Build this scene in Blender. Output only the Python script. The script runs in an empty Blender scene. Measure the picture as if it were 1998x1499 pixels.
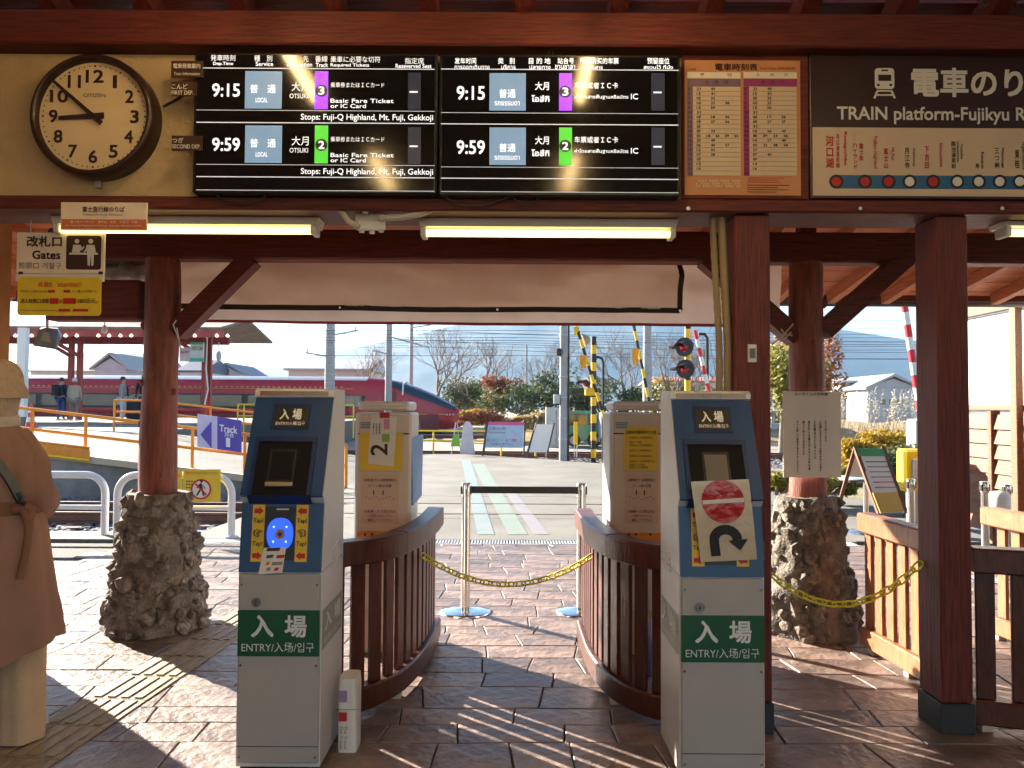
import bpy, bmesh, math, random
from mathutils import Vector, Matrix, noise
R = math.radians
scn = bpy.context.scene
COL = scn.collection
random.seed(7)

# ------------------------------------------------------------------ camera
CH, F, CXP, CYP, HOR, ROLL = 1.37, 1500.0, 999.0, 749.5, 797.0, R(0.33)
cam = bpy.data.cameras.new('camera'); camo = bpy.data.objects.new('camera', cam); COL.objects.link(camo)
cam.sensor_width = 36; cam.lens = F / 1998 * 36; cam.clip_start = .05; cam.clip_end = 9000
CM = Matrix.Translation((0, 0, CH)) @ Matrix.Rotation(R(90) + math.atan((HOR - CYP) / F), 4, 'X') @ Matrix.Rotation(ROLL, 4, 'Z')
camo.matrix_world = CM
scn.camera = camo

# ------------------------------------------------------------------ sky, sun, exposure
SUN_EL = 21.0
SUN_AZ = (-.75, .66)
_n = math.hypot(*SUN_AZ)
SUNV = Vector((SUN_AZ[0] / _n * math.cos(R(SUN_EL)), SUN_AZ[1] / _n * math.cos(R(SUN_EL)), math.sin(R(SUN_EL))))
wd = bpy.data.worlds.new('World'); scn.world = wd; wd.use_nodes = True
wn = wd.node_tree.nodes; wl = wd.node_tree.links
sky = wn.new('ShaderNodeTexSky'); sky.sky_type = 'NISHITA'; sky.sun_disc = False
sky.sun_elevation = R(SUN_EL); sky.sun_rotation = math.atan2(SUN_AZ[0], SUN_AZ[1])
sky.altitude = 800; sky.air_density = 1.0; sky.dust_density = .6; sky.ozone_density = 1.6
wn['Background'].inputs[1].default_value = .05
wl.new(sky.outputs[0], wn['Background'].inputs[0])
sd = bpy.data.lights.new('sun', 'SUN'); sd.energy = 5.0; sd.angle = R(.53); sd.color = (1, .9, .76)
so = bpy.data.objects.new('sun', sd); COL.objects.link(so); so.rotation_euler = SUNV.to_track_quat('Z', 'Y').to_euler()
scn.view_settings.view_transform = 'Standard'; scn.view_settings.look = 'None'
scn.view_settings.exposure = 2.6; scn.view_settings.gamma = 1; scn.view_settings.use_curve_mapping = False
scn.cycles.use_denoising = True; scn.cycles.use_adaptive_sampling = True; scn.cycles.adaptive_threshold = .03
scn.cycles.max_bounces = 10; scn.cycles.diffuse_bounces = 4; scn.cycles.sample_clamp_indirect = 6
scn.cycles.caustics_reflective = False; scn.cycles.caustics_refractive = False

# ------------------------------------------------------------------ helpers
def ray(px, py):
    return (CM.to_3x3() @ Vector(((px - CXP) / F, (CYP - py) / F, -1))).normalized()
def at(px, py, Y):
    d = ray(px, py); return Vector((0, 0, CH)) + d * (Y / d.y)
def gnd(px, py, z=0.0):
    d = ray(px, py); return Vector((0, 0, CH)) + d * ((z - CH) / d.z)
def hz(i):
    return random.Random(i)

class MB:
    def __init__(s): s.v = []; s.f = []; s.sm = []
    def add(s, vs, fs, smooth=False):
        b = len(s.v); s.v += [tuple(v) for v in vs]
        for f in fs: s.f.append(tuple(b + i for i in f)); s.sm.append(smooth)
        return s
    def box(s, a, b):
        x0, x1 = sorted((a[0], b[0])); y0, y1 = sorted((a[1], b[1])); z0, z1 = sorted((a[2], b[2]))
        return s.add([(x0,y0,z0),(x1,y0,z0),(x1,y1,z0),(x0,y1,z0),(x0,y0,z1),(x1,y0,z1),(x1,y1,z1),(x0,y1,z1)],
                     [(3,2,1,0),(4,5,6,7),(0,1,5,4),(1,2,6,5),(2,3,7,6),(3,0,4,7)])
    def bar(s, p, q, w, h, up=(0,0,1)):          # square bar from p to q
        p = Vector(p); q = Vector(q); d = (q - p).normalized(); u = Vector(up)
        if abs(d.dot(u)) > .98: u = Vector((0,1,0))
        a = d.cross(u).normalized(); b = a.cross(d).normalized()
        vs = []
        for c in (p, q):
            for i, j in ((-1,-1),(1,-1),(1,1),(-1,1)): vs.append(c + a*(w/2*i) + b*(h/2*j))
        return s.add(vs, [(3,2,1,0),(4,5,6,7),(0,1,5,4),(1,2,6,5),(2,3,7,6),(3,0,4,7)])
    def cbox(s, a, b, c=.006):                   # box with chamfered edges
        bm = bmesh.new(); bmesh.ops.create_cube(bm, size=1)
        ce = [(a[i]+b[i])/2 for i in range(3)]; sz = [abs(a[i]-b[i]) for i in range(3)]
        for v in bm.verts: v.co = Vector((ce[0]+v.co.x*sz[0], ce[1]+v.co.y*sz[1], ce[2]+v.co.z*sz[2]))
        bmesh.ops.bevel(bm, geom=list(bm.edges), offset=min(c, min(sz)*.3), segments=1, affect='EDGES')
        bm.verts.index_update()
        s.add([v.co[:] for v in bm.verts], [[v.index for v in f.verts] for f in bm.faces]); bm.free(); return s
    def tube(s, path, r, n=8, cap=True, smooth=True):
        path = [Vector(p) for p in path]; k = len(path)
        rs = list(r) if isinstance(r, (list, tuple)) else [r]*k
        t0 = (path[1]-path[0]).normalized(); u = Vector((0,0,1)) if abs(t0.z) < .9 else Vector((1,0,0))
        a = t0.cross(u).normalized(); vs = []
        for i, p in enumerate(path):
            t = ((path[min(i+1,k-1)] - path[max(i-1,0)])).normalized()
            a = (a - t*a.dot(t)).normalized(); b = t.cross(a)
            for j in range(n):
                w = 2*math.pi*j/n; vs.append(p + (a*math.cos(w) + b*math.sin(w))*rs[i])
        fs = []
        for i in range(k-1):
            for j in range(n): fs.append((i*n+j, i*n+(j+1)%n, (i+1)*n+(j+1)%n, (i+1)*n+j))
        s.add(vs, fs, smooth)
        if cap: s.add(vs[:n], [tuple(range(n-1,-1,-1))]); s.add(vs[-n:], [tuple(range(n))])
        return s
    def cyl(s, p, q, r, n=12): return s.tube([p, q], r, n)
    def lathe(s, prof, n=24, c=(0,0,0), smooth=True):     # prof: (r, z) about the Z axis
        vs = []; fs = []
        for r, z in prof:
            for j in range(n): w = 2*math.pi*j/n; vs.append((c[0]+r*math.cos(w), c[1]+r*math.sin(w), c[2]+z))
        for i in range(len(prof)-1):
            for j in range(n): fs.append((i*n+j, i*n+(j+1)%n, (i+1)*n+(j+1)%n, (i+1)*n+j))
        s.add(vs, fs, smooth); m = len(prof)-1
        if prof[0][0] > .001: s.add(vs[:n], [tuple(range(n-1,-1,-1))])
        if prof[m][0] > .001: s.add(vs[m*n:], [tuple(range(n))])
        return s
    def rings(s, rings, closed=True, cap=True, smooth=True):
        n = len(rings[0]); vs = [p for r in rings for p in r]; fs = []
        for i in range(len(rings)-1):
            for j in range(n if closed else n-1): fs.append((i*n+j, i*n+(j+1)%n, (i+1)*n+(j+1)%n, (i+1)*n+j))
        s.add(vs, fs, smooth)
        if cap and closed: s.add(rings[0], [tuple(range(n-1,-1,-1))]); s.add(rings[-1], [tuple(range(n))])
        return s
    def prism(s, poly, ax, a, b):                # poly of 2D points extruded along axis ax from a to b
        n = len(poly)
        def mk(t): return [{'x': (t,p[0],p[1]), 'y': (p[0],t,p[1]), 'z': (p[0],p[1],t)}[ax] for p in poly]
        s.add(mk(a)+mk(b), [tuple(range(n)), tuple(range(2*n-1,n-1,-1))] + [(i,i+n,(i+1)%n+n,(i+1)%n) for i in range(n)])
        return s
    def quad(s, *p): return s.add(p, [tuple(range(len(p)))])
    def xf(s, M): s.v = [tuple(M @ Vector(v)) for v in s.v]; return s
    def mesh(s, name, mat=None, fix=True):
        me = bpy.data.meshes.new(name); me.from_pydata(s.v, [], s.f)
        me.polygons.foreach_set('use_smooth', s.sm)
        if fix and len(s.f) < 20000:
            bm = bmesh.new(); bm.from_mesh(me); bmesh.ops.recalc_face_normals(bm, faces=bm.faces); bm.to_mesh(me); bm.free()
        if mat: me.materials.append(mat)
        return me
    def build(s, name, mat, parent=None, world=False, fix=True):
        if world and parent is not None:
            r = parent
            while r.parent: r = r.parent
            M = r.matrix_basis.inverted(); s.xf(M)
        return link(name, s.mesh(name, mat, fix), parent)

def link(name, me, parent=None):
    o = bpy.data.objects.new(name, me); COL.objects.link(o)
    if parent is not None: o.parent = parent
    return o
def tag(o, label=None, cat=None, group=None, kind=None):
    if label: o['label'] = label
    if cat: o['category'] = cat
    if group: o['group'] = group
    if kind: o['kind'] = kind
    return o
def thing(name, label, cat, loc=(0,0,0), rz=0, group=None):
    o = bpy.data.objects.new(name, None); COL.objects.link(o); o.empty_display_size = .1
    o.location = loc; o.rotation_euler = (0, 0, rz); tag(o, label, cat, group)
    return o
def copy_tree(o, parent=None):
    c = o.copy(); COL.objects.link(c); c.parent = parent
    for ch in list(o.children): copy_tree(ch, c)
    return c

# ------------------------------------------------------------------ materials
MATS = {}
def mat(name, col, rough=.5, var=.2, scale=6.0, bump=.0, metal=0, stretch=None, spec=.5, col2=None, objvar=0, coat=0, emit=0, ecol=None, detail=5, trans=0, bscale=None):
    if name in MATS: return MATS[name]
    m = bpy.data.materials.new(name); m.use_nodes = True; nt = m.node_tree; N = nt.nodes; L = nt.links
    b = N['Principled BSDF']; b.inputs['Roughness'].default_value = rough; b.inputs['Metallic'].default_value = metal
    b.inputs['Specular IOR Level'].default_value = spec; b.inputs['Coat Weight'].default_value = coat
    tc = N.new('ShaderNodeTexCoord'); mp = N.new('ShaderNodeMapping'); L.new(tc.outputs['Object'], mp.inputs[0])
    if stretch: mp.inputs['Scale'].default_value = stretch
    no = N.new('ShaderNodeTexNoise'); no.inputs['Scale'].default_value = scale; no.inputs['Detail'].default_value = detail; no.inputs['Roughness'].default_value = .62
    L.new(mp.outputs[0], no.inputs[0])
    rp = N.new('ShaderNodeValToRGB'); rp.color_ramp.elements[0].position = .3; rp.color_ramp.elements[1].position = .72
    c2 = col2 or tuple(min(1, c*(1+var)) for c in col)
    c1 = col if col2 else tuple(c*(1-var) for c in col)
    rp.color_ramp.elements[0].color = (*c1, 1); rp.color_ramp.elements[1].color = (*c2, 1)
    L.new(no.outputs['Fac'], rp.inputs[0]); out = rp.outputs[0]
    if objvar:
        oi = N.new('ShaderNodeObjectInfo'); hs = N.new('ShaderNodeHueSaturation'); mr = N.new('ShaderNodeMapRange')
        mr.inputs[3].default_value = 1-objvar; mr.inputs[4].default_value = 1+objvar
        L.new(oi.outputs['Random'], mr.inputs[0]); L.new(mr.outputs[0], hs.inputs['Value']); L.new(out, hs.inputs['Color']); out = hs.outputs[0]
    L.new(out, b.inputs['Base Color'])
    rr = N.new('ShaderNodeMapRange'); rr.inputs[3].default_value = max(.02, rough-.12*rough); rr.inputs[4].default_value = min(1, rough+.25*rough)
    L.new(no.outputs['Fac'], rr.inputs[0]); L.new(rr.outputs[0], b.inputs['Roughness'])
    if bump:
        bp = N.new('ShaderNodeBump'); bp.inputs['Strength'].default_value = min(1, bump); bp.inputs['Distance'].default_value = .02*max(1, bump)
        if bscale:
            n2 = N.new('ShaderNodeTexNoise'); n2.inputs['Scale'].default_value = bscale; n2.inputs['Detail'].default_value = 8; L.new(mp.outputs[0], n2.inputs[0]); L.new(n2.outputs['Fac'], bp.inputs['Height'])
        else: L.new(no.outputs['Fac'], bp.inputs['Height'])
        L.new(bp.outputs[0], b.inputs['Normal'])
    if emit:
        b.inputs['Emission Color'].default_value = (*(ecol or col), 1); b.inputs['Emission Strength'].default_value = emit
    if trans:
        tr = N.new('ShaderNodeBsdfTranslucent'); mx = N.new('ShaderNodeMixShader'); mx.inputs[0].default_value = trans
        L.new(out, tr.inputs[0]); L.new(b.outputs[0], mx.inputs[1]); L.new(tr.outputs[0], mx.inputs[2]); L.new(mx.outputs[0], N['Material Output'].inputs[0])
    MATS[name] = m; return m

WOODC = (.125, .019, .011)
WX = mat('stained wood along x', WOODC, .55, .55, 5, .45, stretch=(1.2,16,16), objvar=.12)
WY = mat('stained wood along y', WOODC, .55, .55, 5, .45, stretch=(16,1.2,16), objvar=.12)
WZ = mat('stained wood along z', WOODC, .55, .55, 5, .45, stretch=(16,16,1.2), objvar=.12)
LOG = mat('stained log', (.22,.06,.036), .6, .45, 4, .5, stretch=(9,9,1.3))
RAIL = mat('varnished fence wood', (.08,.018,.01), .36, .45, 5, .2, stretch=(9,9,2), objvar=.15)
BOARD = mat('canopy boards', (.5,.17,.075), .6, .35, 5, .2, stretch=(1.2,14,14), objvar=.14)
RAFT = mat('canopy rafter', (.46,.16,.07), .6, .35, 5, .2, stretch=(14,1.2,14))
PLASTER = mat('beige plaster', (.48,.36,.2), .85, .16, 3, .25, bscale=60)
ORANGEW = mat('ochre plaster', (.5,.23,.08), .85, .2, 2.5, .2, bscale=50)
RAIL_SUN = mat('fence wood lightened for sun', (.3,.115,.045), .42, .35, 5, .2, stretch=(9,9,2), objvar=.15)  # same varnished fence wood, lightened so the colour itself carries the sunlight
SLATE = mat('stamped slate paving', (.068,.048,.043), .43, .3, 4, .7, objvar=.34, col2=(.3,.21,.17), bscale=17, spec=.65)
JOINT = mat('paving joints', (.04,.03,.026), .85, .3, 20, .3)
TACT = mat('tactile tiles', (.3,.24,.16), .6, .25, 20, .2, objvar=.1)
LAVA = mat('lava stone', (.085,.07,.058), .95, .3, 9, 1.0, col2=(.33,.28,.23), bscale=45, objvar=.25)
LAVA2 = mat('loose lava stone', (.09,.075,.062), .95, .3, 1.3, .7, col2=(.33,.285,.235), bscale=4, objvar=.3)
CONC = mat('pale concrete', (.115,.108,.094), .88, .14, .9, .45, col2=(.2,.187,.163), bscale=40)
CONCD = mat('weathered concrete', (.13,.125,.115), .9, .4, 1.6, .35, col2=(.28,.27,.25), bscale=14)
ASPH = mat('dry ground', (.2,.16,.11), .95, .3, .8, .3, col2=(.31,.26,.19), bscale=9)
BALLAST = mat('ballast stones', (.11,.1,.1), .9, .4, 8, .3, col2=(.25,.24,.25))
STEELR = mat('rusty rail', (.13,.06,.04), .6, .35, 7, .2)
SLEEP = mat('sleeper wood', (.07,.045,.035), .9, .4, 8, .3)
STEEL = mat('brushed steel', (.62,.6,.57), .22, .06, 30, .0, metal=1, stretch=(30,30,1))
CHROME = mat('polished steel', (.75,.75,.75), .12, .04, 10, metal=1)
GALV = mat('galvanised steel', (.42,.43,.44), .5, .2, 9, .05, metal=.5)
BLACK = mat('black plastic', (.012,.012,.013), .4, .2, 20)
SCREEN = mat('glossy screen', (.006,.006,.007), .11, .1, 3, spec=.7)
BEZEL = mat('display bezel', (.012,.011,.011), .35, .2, 10)
GREYP = mat('grey painted metal', (.41,.385,.36), .42, .12, 1.6, .03, bscale=200)
WHITEP = mat('off white painted metal', (.66,.66,.65), .36, .04, 5)
LEDR = mat('lit rule', (.5,.5,.5), .5, .02, 4, emit=.09, ecol=(.9,.95,1))
BLUEP = mat('blue plastic', (.011,.062,.175), .38, .12, 6)
BLUED = mat('dark blue plastic', (.006,.028,.1), .35, .12, 6)
GREENB = mat('green vinyl', (.006,.085,.032), .4, .08, 6)
WHITEV = mat('white vinyl', (.72,.72,.7), .5, .03, 8)
PAPER = mat('white paper', (.72,.68,.62), .6, .05, 5)
PAPERY = mat('yellow paper', (.75,.5,.03), .5, .06, 5)
YELS = mat('yellow sign', (.75,.55,.03), .45, .08, 5)
INK = mat('black print', (.015,.013,.013), .5, .1, 8)
INKR = mat('red print', (.5,.012,.014), .5, .1, 8)
INKO = mat('orange print', (.75,.16,.01), .5, .08, 8)
INKBR = mat('brown print', (.045,.012,.01), .5, .1, 8)
INKG = mat('grey print', (.25,.23,.2), .5, .1, 8)
SIGNW = mat('lamp lit sign face', (.78,.68,.54), .5, .04, 4)  # cream sign face with the nearby lamp's brightness put into the colour
CREAM = mat('cream sign face', (.6,.48,.35), .55, .05, 4)
LAMPB = mat('lamp housing', (.7,.66,.58), .4, .05, 4)
TUBE = mat('lit lamp tube', (.9,.85,.6), .4, .02, 4, emit=.5, ecol=(1,.84,.28))
TUBEC = mat('lit ceiling tube', (.9,.85,.7), .4, .02, 4, emit=8.5, ecol=(1,.66,.28))
LEDW = mat('lit white pixels', (.8,.85,.9), .5, .02, 4, emit=.135, ecol=(.95,.97,1))
LEDB = mat('lit blue tile', (.1,.16,.22), .4, .05, 3, emit=.07, ecol=(.4,.66,.95))
LEDP = mat('lit purple tile', (.15,.04,.3), .4, .02, 3, emit=.27, ecol=(.3,.03,1))
LEDG = mat('lit green tile', (.05,.3,.04), .4, .02, 3, emit=.12, ecol=(.12,.9,.06))
LEDD = mat('lit dim tile', (.02,.02,.03), .3, .02, 3, emit=.008, ecol=(.4,.45,.7))
LEDRING = mat('lit blue reader', (.02,.06,.5), .35, .03, 3, emit=.26, ecol=(.02,.09,1))
CHAIN = mat('yellow chain plastic', (.75,.62,.02), .4, .1, 8)
ORAIL = mat('orange railing paint', (.75,.27,.015), .45, .12, 5)
YRAIL = mat('yellow railing paint', (.78,.55,.01), .45, .12, 5)
WPIPE = mat('white pipe paint', (.75,.76,.78), .35, .05, 5)

# ------------------------------------------------------------------ lettering
_TC = {}
def glyphs(s, bold):
    k = s
    if k not in _TC:
        c = bpy.data.curves.new('lettering', 'FONT'); c.body = s; c.size = 1; c.resolution_u = 3
        c.space_line = 1.05; c.align_x = 'CENTER' if '\n' in s else 'LEFT'
        o = bpy.data.objects.new('lettering', c)
        me = bpy.data.meshes.new_from_object(o)
        vs = [v.co[:2] for v in me.vertices]; fs = [tuple(p.vertices) for p in me.polygons]
        xs = [v[0] for v in vs]; ys = [v[1] for v in vs]; x0, x1, y0, y1 = min(xs), max(xs), min(ys), max(ys)
        w = max(x1-x0, 1e-6); h = max(y1-y0, 1e-6)
        _TC[k] = ([((x-x0)/w, (y-y0)/h) for x, y in vs], fs, w, h)
        bpy.data.objects.remove(o); bpy.data.curves.remove(c); bpy.data.meshes.remove(me)
    return _TC[k]
def text_mb(s, O, U, V, bold=.0, mb=None):
    mb = mb or MB(); vs, fs, w, h = glyphs(s, 0); O = Vector(O); U = Vector(U); V = Vector(V)
    if bold <= .004: return mb.add([O + U*a + V*b for a, b in vs], fs)
    nn = U.cross(V).normalized()*.00025; e = bold*.75
    for i, (i1, j1) in enumerate(((-1,-1),(1,-1),(1,1),(-1,1))):
        mb.add([O + U*((a*w+e+i1*e)/(w+2*e)) + V*((b*h+e+j1*e)/(h+2*e)) + nn*i for a, b in vs], fs)
    return mb
def lettering(parent, s, O, U, V, m, bold=.0, world=True, name='lettering'):
    return text_mb(s, O, U, V, bold).build(name, m, parent, world, fix=False)
def prc(r, Y):
    x0, y0, x1, y1 = r; xm = (x0+x1)/2; ym = (y0+y1)/2
    return at(x0, ym, Y).x, at(xm, y1, Y).z, at(x1, ym, Y).x, at(xm, y0, Y).z
def ptext(parent, s, r, Y, m, bold=.0, mb=None):
    X0, Z0, X1, Z1 = prc(r, Y)
    t = text_mb(s, (X0, Y, Z0), (X1-X0, 0, 0), (0, 0, Z1-Z0), bold, mb)
    return t if mb else t.build('lettering', m, parent, True, fix=False)
def prect(parent, name, r, Y, th, m, c=0, mb=None):
    X0, Z0, X1, Z1 = prc(r, Y); b = mb or MB()
    b.cbox((X0, Y, Z0), (X1, Y+th, Z1), c) if c else b.box((X0, Y, Z0), (X1, Y+th, Z1))
    return b if mb else b.build(name, m, parent, True)
def pdisc(parent, name, cx, cy, r, Y, th, m, n=24, sy=1.0):
    c = at(cx, cy, Y); rr = r*Y/F
    return MB().prism([(c.x+rr*math.cos(2*math.pi*i/n), c.z+sy*rr*math.sin(2*math.pi*i/n)) for i in range(n)], 'y', Y, Y+th).build(name, m, parent, True)

# ================================================================== SETTING
def struct(o): return tag(o, kind='structure')
# ground: one sheet to the horizon
struct(MB().quad((-4000,-500,-.3),(4000,-500,-.3),(4000,5000,-.3),(-4000,5000,-.3)).build('ground', ASPH))
# concourse floor with stamped slate pieces
floor = struct(MB().box((-6,-4,-.28),(6.5,7.82,-.014)).build('floor', JOINT))
slabs = []
ys = [1.6]; rnd = hz(3)
while ys[-1] < 7.76: ys.append(ys[-1] + rnd.uniform(.15, .27))
ys[-1] = 7.8
def wob(x, k): return .022*noise.noise((x*1.7, k*9.1, 3.3))
for k in range(len(ys)-1):
    x = -4.2 + rnd.random()*.4; cuts = []
    while x < 5.2:
        cuts.append((x, rnd.uniform(-.04, .04))); x += rnd.uniform(.22, .6)
    for (xa, sa), (xb, sb) in zip(cuts, cuts[1:]):
        y0, y1 = ys[k], ys[k+1]; g = .005
        split = (y1-y0 > .27 and rnd.random() < .35)
        segs = [(0, .5+rnd.uniform(-.06,.06)), (None, 1)] if split else [(0, 1)]
        lo = 0
        for s0, s1 in segs:
            a, b = lo, s1; lo = s1
            def pt(u, t):
                xx = (xa+sa*t)*(1-u) + (xb+sb*t)*u
                yy0 = y0 + wob(xx, k); yy1 = y1 + wob(xx, k+1)
                return xx, yy0*(1-t) + yy1*t
            out = [pt(0,a), pt(.5,a), pt(1,a), pt(1,(a+b)/2), pt(1,b), pt(.5,b), pt(0,b), pt(0,(a+b)/2)]
            cx = sum(p[0] for p in out)/8; cy = sum(p[1] for p in out)/8
            slabs.append((cx, cy, out))
tact_x = lambda y: -1.86 + (y-3.37)*.085
def slab_mb(cx, cy, out, seed, loc):
    q = hz(seed); mb = MB(); hh = q.uniform(-.0015, .0015); vs = []
    for gsz, z in ((.0028, -.02), (.003, -.004), (.0056, .0)):
        for i, (x, y) in enumerate(out):
            d = math.hypot(x-cx, y-cy); f = (d-gsz*1.3)/d
            jx = .005*noise.noise((x*14, y*14, 1)); jy = .005*noise.noise((x*14, y*14, 7))
            vs.append((cx+(x-cx)*f+jx-loc[0], cy+(y-cy)*f+jy-loc[1], z+(hh+.002*noise.noise((x*5,y*5,2)) if z == 0 else 0)))
    n = 8; fs = [(i, (i+1)%n, (i+1)%n+n, i+n) for i in range(n)] + [(n+i, n+(i+1)%n, n+(i+1)%n+n, n+i+n) for i in range(n)]
    vs.append((cx-loc[0], cy-loc[1], hh+.001)); fs += [(2*n+i, 2*n+(i+1)%n, 3*n) for i in range(n)]
    return mb.add(vs, fs)
def vis(s):
    x, y = s[0], s[1]
    if y < 2.5 or abs(x)/y > .72: return 9
    return y + (3 if x < -2.6 or x > 2.9 else 0) + (2 if -2.0 < x < -1.7 else 0)
slabs = [s for s in slabs if abs(s[0]) < .75*s[1]+.4 and s[1] > 2.2]
slabs.sort(key=vis)
rest = MB()
for i, s in enumerate(slabs):
    if i < 300:
        o = slab_mb(*s, i, (s[0], s[1])).build('paving_stone', SLATE, floor); o.location = (s[0], s[1], 0)
    else:
        m = slab_mb(*s, i, (0, 0)); rest.add(m.v, m.f)
tag(rest.build('distant_paving_stones', SLATE, floor), kind='stuff')
# drain grate at the floor's outer edge
dr = thing('drain_grate', 'steel slotted drain grate along the outer edge of the paving', 'grate', (0, 7.95, 0))
MB().box((-3.3,-.13,-.2),(3.6,-.11,.0)).box((-3.3,.11,-.2),(3.6,.13,.0)).box((-3.3,-.11,-.2),(3.6,.11,-.17)).build('frame', GALV, dr)
bars = MB()
for i in range(228): bars.box((-3.29+i*.03,-.108,-.02),(-3.272+i*.03,.108,-.003))
bars.build('grid', GALV, dr)
# crossing slab
cr = MB()
poly = [(-3.4,8.09),(5.5,8.09),(5.5,11.9),(4.4,13.2),(3.0,17.5),(2.4,19.2),(.6,21.4),(-1.4,23),(-3.2,23),(-3.2,13)]
cr.prism(poly, 'z', -.3, 0); cross = struct(cr.build('crossing_pavement', CONC))
for nm, pts, c in (('guide_stripe', [(900,898),(918,898),(965,1043),(932,1043)], (.25,.6,.68)), ('guide_stripe', [(922,905),(945,905),(1030,1043),(992,1043)], (.28,.6,.42)), ('guide_stripe', [(985,960),(1005,960),(1072,1043),(1042,1043)], (.55,.45,.6))):
    P = [gnd(x, y, .004) for x, y in pts]
    m = mat('faded paint %.2f' % c[0], tuple(.07+v*.2 for v in c), .8, .12, 2.5, col2=tuple(.17+v*.07 for v in c))
    k = MB().quad(*P).build(nm, m, cross)
rail_gap = MB()
for yy in (10.0, 11.07):
    rail_gap.box((-3.2,yy-.035,.0),(5.4,yy+.035,.006))
rail_gap.build('flush_rail', STEELR, cross)
jm = MB()
for yy in (9.6, 12.0): jm.box((-3.1,yy,.0),(2.9+(12-yy)*.05,yy+.022,.003))
jm.build('expansion_joint', CONCD, cross)
# kerb strip at left
struct(MB().cbox((-9,7.84,-.3),(-3.42,8.35,.02),.01).build('kerb', CONC))

# ---- side wall, header wall and beams
wl_ = struct(MB().box((-3.12,-3.5,-.014),(-2.93,4.47,3.1)).build('wall_side', ORANGEW))
YW = 3.30
hw = struct(MB().box((-4.2,YW,2.274),(5.2,YW+.22,2.9)).build('wall_header', PLASTER))
def wood_thing(name, label, cat, a, b, m, c=.008, group=None):
    o = MB().cbox(a, b, c).build(name, m); return tag(o, label, cat, group)
wood_thing('header_beam', 'dark red lower trim beam running under the clock wall', 'beam', (-4.2,YW-.03,2.215),(5.2,YW+.25,2.273), WX)
wood_thing('top_plate_beam', 'dark red wall plate beam above the clock wall carrying rafters', 'beam', (-4.2,YW-.1,2.903),(5.2,YW+.2,3.05), WX)
# interior roof: boards on rafters
ir = thing('concourse_roof', 'dark red boarded roof with rafters over the concourse', 'roof', (0,3.3,3.05))
SL = .36
def zr(y): return 3.05 + (3.3-y)*SL
n = 0
for y in [3.55-i*.17 for i in range(19)]:
    MB().box((-6,-.083,0),(6,.083,.02)).xf(Matrix.Translation((0,y-3.3,zr(y)-3.05+.1)) @ Matrix.Rotation(-math.atan(SL),4,'X')).build('roof_board', WX, ir)
for i in range(28):
    x = -5.63+i*.405
    MB().bar((x,.22,-.03),(x,-3.0,1.06+.09),.075,.13).build('rafter', WY, ir)
blk = mat('pale blocking board', (.3,.17,.12), .8, .2, 5)
for i in range(27):
    x = -5.63+i*.405
    MB().box((x+.045,-.24,.125),(x+.36,-.215,.19)).build('blocking', blk if i > 11 else WX, ir)
ir2 = MB().quad((-6,.3,3.05+3.0*SL+.1),(6,.3,3.05+3.0*SL+.1),(6,-4,3.15),(-6,-4,3.15)).build('back_slope', WX); ir2.parent = ir; ir2.location = (0,-3.3,-3.05)

struct(MB().box((6.2,-4.0,-.014),(6.4,3.2,3.6)).build('wall_far_side', PLASTER))
# ---- square pillars
def pillar(x0, x1, label):
    r = thing('square_pillar', label, 'pillar', ((x0+x1)/2, YW+.09, 0))
    w = (x1-x0)/2
    MB().cbox((-w,-.09,.13),(w,.09,2.213),.006).build('shaft', WZ, r)
    MB().cbox((-w-.006,-.096,0),(w+.006,.096,.128),.004).build('base_sleeve', mat('dark slate sleeve',(.03,.033,.036),.5,.2,9), r)
    return r
pillar(at(1435,900,YW).x, at(1505,900,YW).x, 'square dark red pillar with a thermometer behind the no entry machine')
pr = pillar(at(1832,900,YW).x, at(1894,900,YW).x, 'square dark red pillar holding the end of the yellow chain')
# thermometer
tm = thing('thermometer', 'small white framed digital thermometer on the square pillar', 'thermometer', at(1468,689,YW-.001))
prect(tm,'case',(1460,672,1477,707),YW-.012,.012,WHITEV,.002); prect(tm,'display',(1463,680,1474,699),YW-.014,.003,mat('olive lcd',(.09,.09,.05),.3,.1,9))
# corrugated conduit
cd = MB(); pts = []
for i in range(120):
    z = 2.25 - i*.0145; x = at(1416,900,YW+.1).x + (.0 if i > 40 else -.03*(1-i/40)) ; pts.append((x, YW+.06, z))
rr_ = [.017 + .0025*(i%2) for i in range(len(pts))]
tag(MB().tube(pts, rr_, 10).build('flexible_conduit', mat('tan conduit',(.32,.24,.13),.55,.12,6)), 'tan ribbed conduit hose running down beside the square pillar', 'conduit')
tag(MB().tube([(p[0]-.036,p[1]+.01,p[2]) for p in pts[::2]], [.014 + .002*(i%2) for i in range(60)], 8).build('thin_conduit', MATS['tan conduit']), 'thinner tan hose beside the ribbed conduit on the pillar', 'conduit')

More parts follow.
